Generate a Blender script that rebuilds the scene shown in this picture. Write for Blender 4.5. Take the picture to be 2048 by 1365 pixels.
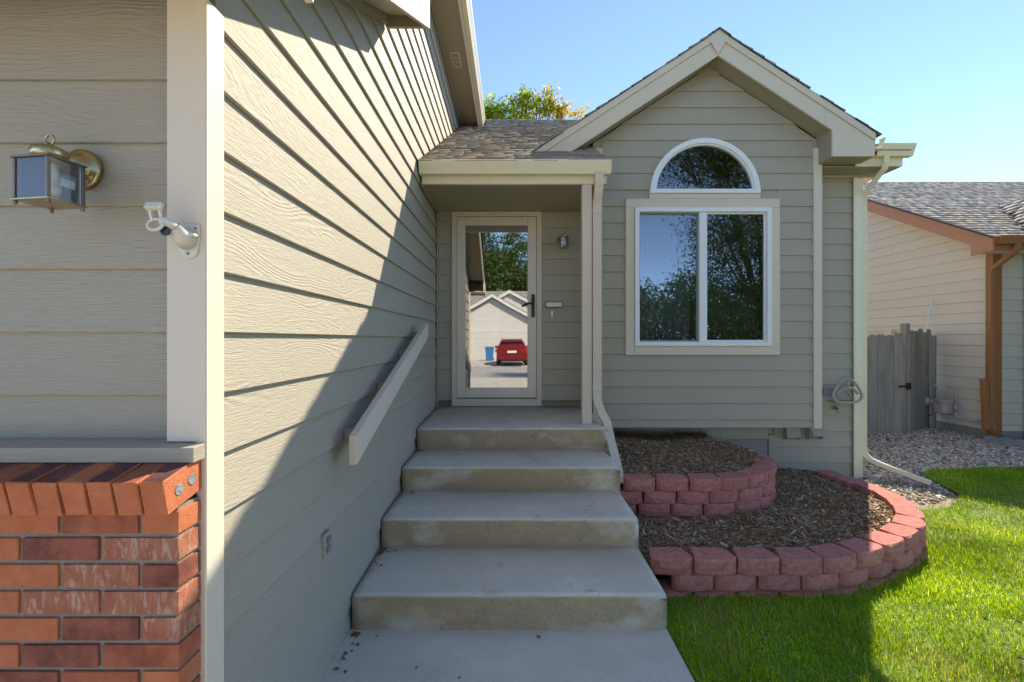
import bpy, bmesh, math, random
import numpy as np
from mathutils import Vector, Matrix

for o in list(bpy.data.objects): bpy.data.objects.remove(o)
random.seed(7); RNG = np.random.default_rng(7)
SC = bpy.context.scene
COL = SC.collection

# ------------------------------------------------------------------ camera, sky, sun, exposure
EYE = 1.53
cd = bpy.data.cameras.new('camera'); cam = bpy.data.objects.new('camera', cd); COL.objects.link(cam)
cam.location = (0, 0, EYE); cam.rotation_euler = (math.radians(90), 0, 0)
cd.sensor_width = 36; cd.sensor_fit = 'HORIZONTAL'; cd.lens = 16.0; cd.shift_y = -3 / 2048
cd.clip_start = 0.02; cd.clip_end = 3000
SC.camera = cam
SUNDIR = Vector((0.29, 0.377, 0.400)).normalized()          # towards the sun
w = bpy.data.worlds.new('World'); SC.world = w; w.use_nodes = True
wn = w.node_tree.nodes; wl = w.node_tree.links
sky = wn.new('ShaderNodeTexSky'); sky.sky_type = 'NISHITA'; sky.sun_disc = False
sky.sun_elevation = math.asin(SUNDIR.z); sky.sun_rotation = math.atan2(SUNDIR.x, SUNDIR.y)
sky.altitude = 1500; sky.air_density = 0.42; sky.dust_density = 0.0; sky.ozone_density = 4.5
bg = wn['Background']; bg.inputs['Strength'].default_value = 0.15
wl.new(sky.outputs[0], bg.inputs['Color'])
sd = bpy.data.lights.new('sun', 'SUN'); sun = bpy.data.objects.new('sun', sd); COL.objects.link(sun)
sd.energy = 2.0; sd.angle = math.radians(0.5); sd.color = (1.0, 0.99, 0.975)
sun.rotation_euler = (-SUNDIR).to_track_quat('-Z', 'Y').to_euler(); sun.location = (6, 9, 12)
SC.view_settings.view_transform = 'Standard'; SC.view_settings.look = 'None'
SC.view_settings.exposure = 2.14; SC.view_settings.gamma = 1.0
SC.view_settings.use_curve_mapping = False
SC.view_settings.use_white_balance = True; SC.view_settings.white_balance_temperature = 8200; SC.view_settings.white_balance_tint = 6

# ------------------------------------------------------------------ helpers: objects
W = {}
def link(o, parent, loc):
    COL.objects.link(o)
    loc = Vector(loc); W[o] = loc
    if parent is not None:
        o.parent = parent; o.location = loc - W[parent]
    else: o.location = loc
    return o
def tag(o, label=None, cat=None, group=None, kind=None):
    if label: o['label'] = label
    if cat: o['category'] = cat
    if group: o['group'] = group
    if kind: o['kind'] = kind
    return o
def thing(name, label, cat, loc, group=None):
    o = bpy.data.objects.new(name, None); o.empty_display_size = 0.1
    link(o, None, loc); return tag(o, label, cat, group)

class MB:
    def __init__(s): s.v = []; s.f = []; s.m = []
    def add(s, vs, fs, mi=0):
        b = len(s.v); s.v += [tuple(p) for p in vs]
        for f in fs: s.f.append(tuple(b + i for i in f)); s.m.append(mi)
        return s
    def box(s, x0, x1, y0, y1, z0, z1, mi=0):
        return s.add([(x0,y0,z0),(x1,y0,z0),(x1,y1,z0),(x0,y1,z0),(x0,y0,z1),(x1,y0,z1),(x1,y1,z1),(x0,y1,z1)],
              [(0,3,2,1),(4,5,6,7),(0,1,5,4),(1,2,6,5),(2,3,7,6),(3,0,4,7)], mi)
    def prism(s, poly, axis, a, b, mi=0):
        # poly: 2-D points in the two other axes (in xyz order), extruded along axis from a to b
        n = len(poly)
        def mk(p, t):
            return {'x': (t, p[0], p[1]), 'y': (p[0], t, p[1]), 'z': (p[0], p[1], t)}[axis]
        vs = [mk(p, a) for p in poly] + [mk(p, b) for p in poly]
        fs = [tuple(range(n)), tuple(range(2*n-1, n-1, -1))]
        for i in range(n):
            j = (i+1) % n; fs.append((i, i+n, j+n, j))
        return s.add(vs, fs, mi)
    def tube(s, path, r, seg=8, closed=False, cap=True, mi=0):
        path = [Vector(p) for p in path]; n = len(path)
        rr = r if isinstance(r, (list, tuple)) else [r]*n
        rings = []; up = None
        for i, p in enumerate(path):
            if closed: t = path[(i+1) % n] - path[i-1]
            else: t = path[min(i+1, n-1)] - path[max(i-1, 0)]
            t.normalize()
            if up is None:
                up = Vector((0,0,1)) if abs(t.z) < .9 else Vector((0,1,0))
            a = t.cross(up); a.normalize(); b = a.cross(t); b.normalize(); up = b
            rings.append([p + rr[i]*(math.cos(k*2*math.pi/seg)*a + math.sin(k*2*math.pi/seg)*b) for k in range(seg)])
        vs = [v for R in rings for v in R]; fs = []
        for i in range(n if closed else n-1):
            i2 = (i+1) % n
            for k in range(seg):
                k2 = (k+1) % seg
                fs.append((i*seg+k, i*seg+k2, i2*seg+k2, i2*seg+k))
        if cap and not closed:
            fs.append(tuple(range(seg-1, -1, -1))); fs.append(tuple((n-1)*seg+k for k in range(seg)))
        return s.add(vs, fs, mi)
    def sweep(s, path, prof, side=(1,0,0), mi=0):
        # sweep a closed 2-D profile (a: along 'side', b: along normal) along a path, sideways axis kept
        path = [Vector(p) for p in path]; n = len(path); m = len(prof); side = Vector(side)
        vs = []
        for i, p in enumerate(path):
            t1 = (path[i] - path[max(i-1,0)]); t2 = (path[min(i+1,n-1)] - path[i])
            if t1.length < 1e-9: t1 = t2
            if t2.length < 1e-9: t2 = t1
            t = (t1.normalized() + t2.normalized()).normalized()
            sc = 1.0 / max(.35, t.dot(t1.normalized()))
            nn = t.cross(side).normalized(); ss = nn.cross(t).normalized()
            for (a, b) in prof: vs.append(p + ss*a + nn*b*sc)
        fs = [tuple(range(m)), tuple((n-1)*m + k for k in range(m-1, -1, -1))]
        for i in range(n-1):
            for k in range(m):
                k2 = (k+1) % m
                fs.append((i*m+k, (i+1)*m+k, (i+1)*m+k2, i*m+k2))
        return s.add(vs, fs, mi)
    def lathe(s, prof, c, axis='z', seg=20, mi=0):
        # prof: (radius, t) along axis from centre c
        n = len(prof); vs = []
        for (r, t) in prof:
            for k in range(seg):
                a = 2*math.pi*k/seg; u, v = r*math.cos(a), r*math.sin(a)
                p = {'z': (u, v, t), 'y': (u, t, v), 'x': (t, u, v)}[axis]
                vs.append((c[0]+p[0], c[1]+p[1], c[2]+p[2]))
        fs = []
        for i in range(n-1):
            for k in range(seg):
                k2 = (k+1) % seg
                fs.append((i*seg+k, i*seg+k2, (i+1)*seg+k2, (i+1)*seg+k))
        fs.append(tuple(range(seg-1, -1, -1))); fs.append(tuple((n-1)*seg+k for k in range(seg)))
        return s.add(vs, fs, mi)
    def xform(s, M):
        s.v = [tuple(M @ Vector(p)) for p in s.v]; return s
    def build(s, name, mat, parent=None, bevel=0, seg=2, smooth=False, kind=None, label=None, jitter=0, sub=0):
        me = bpy.data.meshes.new(name); v = np.array(s.v, float)
        c = (v.min(0) + v.max(0)) / 2
        me.from_pydata([tuple(p) for p in (v - c)], [], s.f)
        mats = mat if isinstance(mat, (list, tuple)) else [mat]
        for m in mats: me.materials.append(m)
        if len(mats) > 1: me.polygons.foreach_set('material_index', s.m)
        bm = bmesh.new(); bm.from_mesh(me)
        bmesh.ops.recalc_face_normals(bm, faces=bm.faces)
        if bevel:
            es = [e for e in bm.edges if len(e.link_faces) == 2 and e.calc_face_angle(0) > 0.5]
            bmesh.ops.bevel(bm, geom=es, offset=bevel, segments=seg, affect='EDGES', profile=0.6, clamp_overlap=True)
        if sub: bmesh.ops.subdivide_edges(bm, edges=bm.edges, cuts=sub, use_grid_fill=True)
        if jitter:
            for q in bm.verts:
                q.co += Vector((random.gauss(0,1), random.gauss(0,1), random.gauss(0,1))) * jitter
        bm.to_mesh(me); bm.free()
        if smooth:
            me.polygons.foreach_set('use_smooth', [True]*len(me.polygons))
        o = bpy.data.objects.new(name, me)
        link(o, parent, c)
        if kind: o['kind'] = kind
        if label: o['label'] = label
        return o

def box(name, mat, parent, x0, x1, y0, y1, z0, z1, bevel=0.002, **k):
    return MB().box(x0,x1,y0,y1,z0,z1).build(name, mat, parent, bevel=bevel, seg=1 if bevel < .004 else 2, **k)

def big(name, V, F, tint, mat, parent=None, kind='stuff', smooth=False, label=None):
    # V (n,3); F list of index arrays all with same corner count, or dict {k: array}
    me = bpy.data.meshes.new(name)
    if not isinstance(F, list): F = [F]; tint = [tint]
    V = np.asarray(V, np.float32); c = (V.min(0)+V.max(0))/2
    tot_l = sum(f.size for f in F); tot_f = sum(len(f) for f in F)
    me.vertices.add(len(V)); me.vertices.foreach_set('co', (V-c).ravel())
    me.loops.add(tot_l); me.polygons.add(tot_f)
    me.loops.foreach_set('vertex_index', np.concatenate([f.ravel() for f in F]).astype(np.int32))
    starts = []; tots = []; p = 0
    for f in F:
        k = f.shape[1]; starts.append(p + k*np.arange(len(f))); tots.append(np.full(len(f), k)); p += f.size
    me.polygons.foreach_set('loop_start', np.concatenate(starts).astype(np.int32))
    try: me.polygons.foreach_set('loop_total', np.concatenate(tots).astype(np.int32))
    except Exception: pass
    me.update(calc_edges=True); me.validate()
    if tint is not None and tint[0] is not None:
        a = me.attributes.new('tint', 'FLOAT_COLOR', 'FACE')
        T = np.concatenate(tint).astype(np.float32)
        if T.shape[1] == 3: T = np.concatenate([T, np.ones((len(T),1), np.float32)], 1)
        a.data.foreach_set('color', T.ravel())
    if smooth: me.polygons.foreach_set('use_smooth', np.ones(len(me.polygons), bool))
    me.materials.append(mat)
    o = bpy.data.objects.new(name, me); link(o, parent, c)
    if kind: o['kind'] = kind
    if label: o['label'] = label
    return o

# ------------------------------------------------------------------ helpers: materials
class NT:
    def __init__(s, name):
        s.mat = bpy.data.materials.new(name); s.mat.use_nodes = True
        s.n = s.mat.node_tree.nodes; s.l = s.mat.node_tree.links
        s.b = s.n['Principled BSDF']; s.out = s.n['Material Output']
    def node(s, t, **kw):
        x = s.n.new(t)
        for k, v in kw.items():
            if k.startswith('i_'):
                key = k[2:]; key = int(key) if key.isdigit() else key.replace('_', ' ')
                if isinstance(v, bpy.types.NodeSocket): s.l.new(v, x.inputs[key])
                else: x.inputs[key].default_value = v
            else: setattr(x, k, v)
        return x
    def obj(s, rnd=True):
        tc = s.node('ShaderNodeTexCoord').outputs['Object']
        if not rnd: return tc
        oi = s.node('ShaderNodeObjectInfo')
        m = s.node('ShaderNodeMath', operation='MULTIPLY', i_0=oi.outputs['Random'], i_1=37.0)
        cx = s.node('ShaderNodeCombineXYZ', i_0=m.outputs[0], i_1=m.outputs[0], i_2=m.outputs[0])
        return s.node('ShaderNodeVectorMath', operation='ADD', i_0=tc, i_1=cx.outputs[0]).outputs[0]
    def scale(s, vec, sx, sy, sz):
        return s.node('ShaderNodeVectorMath', operation='MULTIPLY', i_0=vec, i_1=(sx,sy,sz)).outputs[0]
    def noise(s, vec, scale, detail=3, rough=.55, dist=0):
        x = s.node('ShaderNodeTexNoise', i_Scale=scale, i_Detail=detail, i_Roughness=rough, i_Distortion=dist)
        s.l.new(vec, x.inputs['Vector']); return x.outputs['Fac']
    def ramp(s, fac, stops, interp='LINEAR'):
        x = s.node('ShaderNodeValToRGB'); x.color_ramp.interpolation = interp
        e = x.color_ramp.elements
        while len(e) < len(stops): e.new(.5)
        for el, (p, c) in zip(e, stops):
            el.position = p
            el.color = (c, c, c, 1) if isinstance(c, (int, float)) else tuple(c)[:3] + (1,)
        s.l.new(fac, x.inputs[0]); return x.outputs[0]
    def math(s, op, a, b=0.0, c=None):
        x = s.node('ShaderNodeMath', operation=op)
        for i, v in enumerate((a, b, c)):
            if v is None: continue
            if isinstance(v, bpy.types.NodeSocket): s.l.new(v, x.inputs[i])
            else: x.inputs[i].default_value = v
        return x.outputs[0]
    def mix(s, fac, a, b, mode='MIX'):
        x = s.node('ShaderNodeMix', data_type='RGBA', blend_type=mode)
        for i, v in ((0, fac), (6, a), (7, b)):
            if isinstance(v, bpy.types.NodeSocket): s.l.new(v, x.inputs[i])
            else: x.inputs[i].default_value = (tuple(v)[:3] + (1,)) if i else v
        return x.outputs[2]
    def bump(s, h, strength=.5, dist=.002, prev=None):
        x = s.node('ShaderNodeBump', i_Strength=strength, i_Distance=dist)
        s.l.new(h, x.inputs['Height'])
        if prev: s.l.new(prev, x.inputs['Normal'])
        return x.outputs[0]
    def set(s, color=None, rough=None, normal=None, metal=None, spec=None):
        for k, v in (('Base Color', color), ('Roughness', rough), ('Normal', normal), ('Metallic', metal), ('Specular IOR Level', spec)):
            if v is None: continue
            if isinstance(v, bpy.types.NodeSocket): s.l.new(v, s.b.inputs[k])
            else: s.b.inputs[k].default_value = (tuple(v)[:3] + (1,)) if k == 'Base Color' else v
        return s.mat

def vary(c, d): return tuple(max(0, x*(1+d)) for x in c)

def mat_siding(name, c, relief=1.0, rough=.55):
    t = NT(name); p = t.obj()
    warp = t.noise(t.scale(p, 1.1, 1, 4.5), 1.0, 2, .5)                # slow field whose contours are the grain
    zz = t.node('ShaderNodeSeparateXYZ', i_0=p).outputs[2]
    band = t.math('SINE', t.math('ADD', t.math('MULTIPLY', warp, 150.0), t.math('MULTIPLY', zz, 110.0)))
    amp = t.ramp(t.noise(t.scale(p, 1.6, 1, 5), 1.0, 2), [(.38, 0), (.62, 1)])
    fine = t.noise(t.scale(p, 16, 8, 190), 1.0, 4, .65, .6)
    h = t.math('ADD', t.math('MULTIPLY', t.math('MULTIPLY', band, amp), .22), t.math('MULTIPLY', fine, 1.35))
    pit = t.noise(t.scale(p, 60, 60, 260), 1.0, 2, .6)
    h = t.math('ADD', h, t.math('MULTIPLY', pit, .45))
    n = t.bump(h, min(1.0, .95*relief), .0030*relief)
    big_ = t.noise(p, 2.0, 3); oi = t.node('ShaderNodeObjectInfo').outputs['Random']
    col = t.mix(big_, vary(c, -.05), vary(c, .05))
    col = t.mix(t.math('MULTIPLY', oi, .16), col, vary(c, -.25))
    dirt = t.ramp(t.noise(t.scale(p, 6, 6, 30), 1.0, 4, .7), [(.62, 0), (.8, .25)])
    col = t.mix(dirt, col, vary(c, -.35))
    return t.set(col, rough, n, spec=.18)
def mat_paint(name, c, rough=.5, bump=.25, sc=(40, 40, 12), spec=.22):
    t = NT(name); p = t.obj()
    n = t.bump(t.noise(t.scale(p, *sc), 1.0, 4, .65), bump, .0015)
    col = t.mix(t.noise(p, 3.0, 3), vary(c, -.05), vary(c, .05))
    col = t.mix(t.ramp(t.noise(p, 17, 4, .7), [(.62, 0), (.85, .3)]), col, vary(c, -.3))
    return t.set(col, rough, n, spec=spec)
def mat_plain(name, c, rough=.5, metal=0.0, spec=.5, var=.08):
    t = NT(name); p = t.obj()
    col = t.mix(t.noise(p, 9.0, 3), vary(c, -var), vary(c, var))
    rr = t.ramp(t.noise(p, 25, 3), [(.3, max(0, rough-.08)), (.7, min(1, rough+.08))])
    return t.set(col, rr, None, metal, spec)
def mat_tint(name, mul=1.0, rough=.7, transl=0.0, bump=0, bsc=80, spec=.3, tr_mul=1.0):
    t = NT(name)
    a = t.node('ShaderNodeAttribute', attribute_name='tint').outputs['Color']
    p = t.obj(False)
    col = t.mix(t.noise(p, bsc, 2), (.0, .0, .0), a, 'MIX')
    col = t.mix(.7, col, a)
    n = t.bump(t.noise(p, bsc, 3), bump, .002) if bump else None
    m = t.set(col, rough, n, spec=spec)
    if transl:
        tr = t.node('ShaderNodeBsdfTranslucent'); t.l.new(t.mix(1.0, a, (1.25*tr_mul, 1.15*tr_mul, .45*tr_mul), 'MULTIPLY'), tr.inputs[0])
        mx = t.node('ShaderNodeMixShader', i_0=transl)
        t.l.new(t.b.outputs[0], mx.inputs[1]); t.l.new(tr.outputs[0], mx.inputs[2]); t.l.new(mx.outputs[0], t.out.inputs[0])
    return m
def mat_glass(name, refl, tint=(.6, .65, .66), wob=0.0, painted_haze=0.0):
    t = NT(name); t.n.remove(t.b)
    gl = t.node('ShaderNodeBsdfGlossy', i_Roughness=0.0, i_Color=(1, 1, 1, 1))
    if wob:
        n = t.bump(t.noise(t.obj(False), 1.6, 1), wob, .01); t.l.new(n, gl.inputs['Normal'])
    tr = t.node('ShaderNodeBsdfTransparent', i_Color=tint + (1,))
    fr = t.node('ShaderNodeFresnel', i_IOR=1.5)
    fac = t.math('MINIMUM', t.math('ADD', fr.outputs[0], refl - .04), 1.0)
    mx = t.node('ShaderNodeMixShader', i_0=fac)
    t.l.new(tr.outputs[0], mx.inputs[1]); t.l.new(gl.outputs[0], mx.inputs[2])
    last = mx
    if painted_haze:
        df = t.node('ShaderNodeBsdfDiffuse', i_Color=(.72, .74, .74, 1)); m2 = t.node('ShaderNodeMixShader', i_0=painted_haze)  # pale diffuse veil painted over the pane in place of bright reflected sky
        t.l.new(mx.outputs[0], m2.inputs[1]); t.l.new(df.outputs[0], m2.inputs[2]); last = m2
    t.l.new(last.outputs[0], t.out.inputs[0])
    return t.mat
def mat_concrete(name, c=(.69, .61, .50), stains=True):
    t = NT(name)
    geo = t.node('ShaderNodeNewGeometry'); p = geo.outputs['Position']
    nz = t.node('ShaderNodeSeparateXYZ', i_0=geo.outputs['Normal']).outputs[2]
    col = t.mix(t.ramp(t.noise(p, 2.2, 5, .6), [(.3, 0), (.7, 1)]), vary(c, -.16), vary(c, .10))
    col = t.mix(t.ramp(t.noise(p, 130, 2), [(.35, .35), (.6, 0)]), col, vary(c, -.45))
    col = t.mix(t.ramp(t.noise(p, 9, 5, .7), [(.55, 0), (.75, .3)]), col, (.42, .37, .30))
    if stains:
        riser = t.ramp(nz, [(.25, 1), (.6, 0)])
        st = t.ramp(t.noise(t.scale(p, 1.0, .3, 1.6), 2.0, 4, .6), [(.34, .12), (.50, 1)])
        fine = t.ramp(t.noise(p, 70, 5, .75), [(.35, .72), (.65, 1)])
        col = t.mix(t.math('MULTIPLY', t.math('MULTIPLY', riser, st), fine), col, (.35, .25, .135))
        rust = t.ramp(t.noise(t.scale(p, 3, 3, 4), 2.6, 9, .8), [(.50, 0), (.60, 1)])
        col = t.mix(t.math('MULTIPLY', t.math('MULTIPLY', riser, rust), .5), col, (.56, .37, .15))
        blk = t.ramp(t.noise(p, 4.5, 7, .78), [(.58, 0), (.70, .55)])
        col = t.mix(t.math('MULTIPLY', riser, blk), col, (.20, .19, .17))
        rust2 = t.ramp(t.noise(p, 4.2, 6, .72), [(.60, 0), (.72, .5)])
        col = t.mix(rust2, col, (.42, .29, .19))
    if stains:
        vx = t.node('ShaderNodeTexVoronoi', feature='DISTANCE_TO_EDGE', i_Scale=1.15)
        wv = t.node('ShaderNodeVectorMath', operation='ADD', i_0=p, i_1=t.scale(t.node('ShaderNodeTexNoise', i_Scale=6.0, i_Detail=5.0).outputs['Color'], .35, .35, .35)).outputs[0]
        t.l.new(wv, vx.inputs['Vector'])
        ck = t.math('MULTIPLY', t.ramp(vx.outputs['Distance'], [(.0, 1), (.006, 0)]), t.ramp(t.noise(p, 1.7, 2), [(.52, 0), (.58, .7)]))
        col = t.mix(ck, col, (.12, .10, .085))
    ag = t.ramp(t.noise(p, 300, 2, .6), [(.60, 0), (.68, .35)])
    col = t.mix(ag, col, vary(c, .25))
    spot = t.ramp(t.noise(p, 26, 3, .6), [(.70, 0), (.76, .6)])
    col = t.mix(spot, col, (.22, .17, .12))
    h = t.math('ADD', t.noise(p, 160, 3, .7), t.math('MULTIPLY', t.noise(p, 22, 4), 1.5))
    return t.set(col, .85, t.bump(h, .5, .002), spec=.25)
def mat_brick(name, c1, c2, wash=0.0, dark=.0):
    t = NT(name); p = t.obj()
    col = t.mix(t.ramp(t.noise(p, 16, 4, .65), [(.35, 0), (.65, 1)]), c1, c2)
    if dark: col = t.mix(t.ramp(t.noise(p, 9, 4, .7), [(.45, 0), (.62, dark)]), col, (.055, .028, .03))
    if wash:
        s1 = t.noise(t.scale(p, 48, 30, 13), 1.0, 4, .6, 1.4)
        col = t.mix(t.ramp(s1, [(.50, 0), (.60, .75*wash), (.68, wash)]), col, (.62, .50, .40))
        s2 = t.noise(t.scale(p, 60, 40, 12), 1.3, 3, .6, .8)
        col = t.mix(t.ramp(s2, [(.50, 0), (.62, .55*wash)]), col, (.40, .22, .11))
    col = t.mix(t.ramp(t.noise(p, 110, 3, .7), [(.64, 0), (.75, .8)]), col, (.05, .03, .025))
    h = t.math('ADD', t.noise(p, 220, 3, .7), t.math('MULTIPLY', t.noise(p, 40, 3), 1.2))
    return t.set(col, .85, t.bump(h, .9, .0022), spec=.18)
def mat_block(name, c):
    t = NT(name); p = t.obj()
    geo = t.node('ShaderNodeNewGeometry')
    nz = t.node('ShaderNodeSeparateXYZ', i_0=geo.outputs['Normal']).outputs[2]
    oi = t.node('ShaderNodeObjectInfo').outputs['Random']
    col = t.mix(t.ramp(t.noise(p, 26, 6, .75), [(.3, 0), (.7, 1)]), vary(c, -.38), vary(c, .28))
    col = t.mix(t.math('MULTIPLY', oi, .35), col, vary(c, -.4))
    col = t.mix(t.ramp(t.noise(p, 160, 2), [(.62, 0), (.68, .45)]), col, (.55, .36, .32))
    side = t.ramp(nz, [(.2, 1), (.7, 0)])
    rb = t.math('ADD', t.math('MULTIPLY', t.noise(p, 38, 5, .7), 2.6), t.noise(p, 160, 3, .7))
    h = t.mix(side, t.noise(p, 260, 2, .6), rb)
    return t.set(col, .9, t.bump(h, 1.0, .006), spec=.15)
def mat_wood_old(name, c1, c2):
    t = NT(name); p = t.obj()
    g = t.noise(t.scale(p, 55, 55, 3.0), 1.0, 5, .65, .6)
    col = t.mix(t.ramp(g, [(.3, 0), (.7, 1)]), c1, c2)
    col = t.mix(t.math('MULTIPLY', t.node('ShaderNodeObjectInfo').outputs['Random'], .5), col, vary(c1, -.35))
    col = t.mix(t.ramp(t.noise(t.scale(p, 10, 10, 6), 1.0, 2), [(.70, 0), (.76, .85)]), col, (.03, .024, .02))
    brown = t.ramp(t.noise(t.scale(p, 3, 3, 1.2), 1.0, 3), [(.5, 0), (.75, .55)])
    col = t.mix(brown, col, (.20, .135, .085))
    return t.set(col, .85, t.bump(g, .5, .003), spec=.2)
def mat_shingle(name, lo, hi, brown):
    t = NT(name)
    a = t.node('ShaderNodeAttribute', attribute_name='tint').outputs['Color']
    oi = t.node('ShaderNodeObjectInfo').outputs['Random']; p = t.obj(False)
    s = t.node('ShaderNodeSeparateColor', i_0=a)
    col = t.mix(s.outputs[0], lo, hi); col = t.mix(s.outputs[1], col, brown)
    col = t.mix(t.ramp(t.noise(p, 260, 2, .7), [(.35, .7), (.62, 0)]), col, vary(lo, -.5))
    col = t.mix(t.ramp(t.noise(p, 300, 2, .7), [(.62, 0), (.7, .5)]), col, vary(hi, .6))
    return t.set(col, .95, t.bump(t.noise(p, 320, 2, .7), .6, .002), spec=.15)

SIDING_C = (.415, .365, .285)
M = {}
M['siding'] = mat_siding('siding_paint', SIDING_C, 1.0)
M['siding_flat'] = mat_siding('siding_paint_smooth', SIDING_C, .45)
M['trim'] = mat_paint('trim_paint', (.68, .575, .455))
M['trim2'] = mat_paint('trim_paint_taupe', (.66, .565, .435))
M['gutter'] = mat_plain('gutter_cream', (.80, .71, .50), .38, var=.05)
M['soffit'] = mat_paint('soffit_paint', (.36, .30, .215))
M['white'] = mat_plain('white_vinyl', (.80, .80, .78), .35, var=.03)
M['storm'] = mat_plain('storm_door_metal', (.68, .59, .48), .35, var=.04)
M['doorpaint'] = mat_plain('entry_door_paint', (.20, .165, .13), .5)
M['concrete'] = mat_concrete('step_concrete')
M['walk'] = mat_concrete('walk_concrete', (.66, .59, .50), False)
M['found'] = mat_concrete('foundation', (.30, .29, .27), False)
M['mortar'] = mat_concrete('mortar', (.27, .23, .18), False)
M['b_orange'] = mat_brick('brick_orange', (.47, .135, .06), (.55, .175, .08))
M['b_red'] = mat_brick('brick_red', (.38, .105, .055), (.46, .14, .07), dark=.4)
M['b_dark'] = mat_brick('brick_dark', (.27, .08, .05), (.36, .115, .07), dark=.5)
M['b_purple'] = mat_brick('brick_purple', (.13, .05, .05), (.20, .075, .06), dark=.5)
M['b_wash'] = mat_brick('brick_washed', (.33, .105, .06), (.42, .15, .085), .45)
M['block'] = mat_block('red_block', (.63, .235, .195))
M['greyblock'] = mat_block('grey_block', (.33, .34, .35))
M['grit'] = mat_concrete('gravel_grit', (.34, .28, .21), False)
M['soil'] = mat_concrete('soil', (.10, .07, .045), False)
M['mulch'] = mat_tint('mulch_chips', rough=.85)
M['stones'] = mat_tint('river_stones', rough=.6, bump=.2)
M['grass'] = mat_tint('grass_blades', rough=.6, transl=.58, spec=.14)
M['leaf'] = mat_tint('tree_leaves', rough=.5, transl=.4, spec=.4)
M['leafdry'] = mat_tint('dry_leaves', rough=.7, transl=.2)
M['shingle'] = mat_shingle('roof_shingles', (.27, .235, .195), (.66, .58, .47), (.44, .33, .22))
M['shingle_n'] = mat_shingle('roof_shingles_grey', (.32, .285, .25), (.74, .66, .57), (.50, .40, .31))
M['shdark'] = mat_plain('shingle_edge', (.06, .06, .06), .9)
M['glass'] = mat_glass('window_glass', .17, (.55, .6, .62), .02)
M['doorglass'] = mat_glass('door_glass', .32, (.7, .72, .70), .05)
M['dark'] = mat_plain('dark_room', (.035, .035, .04), .8)
M['black'] = mat_plain('black_metal', (.012, .012, .012), .4)
M['curtain'] = mat_plain('curtain_cloth', (.75, .75, .77), .9)
M['brass'] = mat_plain('aged_brass', (.50, .40, .21), .30, 1.0)
M['bronze'] = mat_plain('dark_bronze', (.22, .155, .11), .35, .85)
M['lglass'] = mat_glass('lantern_glass', .07, (.97, .98, .99), 0.0, .04)
M['bulb'] = mat_plain('bulb_glass', (.80, .80, .77), .35)
M['label'] = mat_plain('paper_label', (.75, .75, .72), .6)
M['ivory'] = mat_plain('ivory_plastic', (.66, .59, .47), .4)
M['beige'] = mat_plain('beige_plastic', (.38, .34, .27), .5)
M['grey'] = mat_plain('grey_plastic', (.22, .22, .21), .5)
M['n_siding'] = mat_siding('neighbour_siding', (.74, .63, .51), .35)
M['n_front'] = mat_siding('neighbour_front_siding', (.62, .57, .47), .35)
M['n_brown'] = mat_paint('neighbour_brown', (.36, .155, .06))
M['n_rake'] = mat_paint('neighbour_rake', (.52, .245, .135))
M['meter'] = mat_plain('meter_paint', (.46, .40, .35), .5)
M['fence'] = mat_wood_old('weathered_fence', (.29, .25, .21), (.50, .44, .37))
M['bark'] = mat_wood_old('bark', (.06, .05, .04), (.13, .11, .09))
M['h_siding'] = mat_siding('white_siding', (.64, .59, .54), .3)
M['h_trim'] = mat_plain('white_trim', (.70, .66, .60), .5)
M['asphalt'] = mat_concrete('street', (.50, .47, .42), False)
M['meadow'] = mat_concrete('dry_meadow', (.27, .25, .14), False)
M['turf'] = mat_concrete('turf_soil', (.13, .20, .035), False)
M['carred'] = mat_plain('red_car_paint', (.24, .014, .018), .25, .2)
M['carglass'] = mat_plain('car_glass', (.01, .012, .014), .05)
M['tyre'] = mat_plain('tyre', (.015, .015, .015), .8)
M['rim'] = mat_plain('rim', (.5, .5, .5), .3, .9)
M['tail'] = mat_plain('tail_lens', (.5, .02, .02), .15)
M['bin'] = mat_plain('blue_plastic', (.02, .17, .42), .45)

# ------------------------------------------------------------------ ground
def sheet(name, mat, poly, z, kind='structure', parent=None):
    return MB().add([(x, y, z) for x, y in poly], [tuple(range(len(poly)))]).build(name, mat, parent, kind=kind)
sheet('ground', M['meadow'], [(-400,-400),(400,-400),(400,600),(-400,600)], -.10)
# concrete walk in front of the steps, running back to the drive
wk = MB().box(-.86, .82, -.6, 2.41, -.11, 0.0).build('walkway', M['walk'], None, bevel=.008, kind='structure')
MB().box(-6.5, 3.0, -8.0, -.62, -.11, -.012).build('driveway', M['walk'], None, bevel=.008, kind='structure')
MB().box(-6.5, -.875, -.60, 1.14, -.11, -.012).build('garage_apron', M['walk'], None, bevel=.008, kind='structure')
MB().box(-90, 90, -16.5, -8.15, -.13, -.06).build('street', M['asphalt'], None, kind='structure')
MB().box(-9, 5.2, -24.6, -16.65, -.11, -.02).build('opposite_driveway', M['walk'], None, kind='structure')

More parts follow.
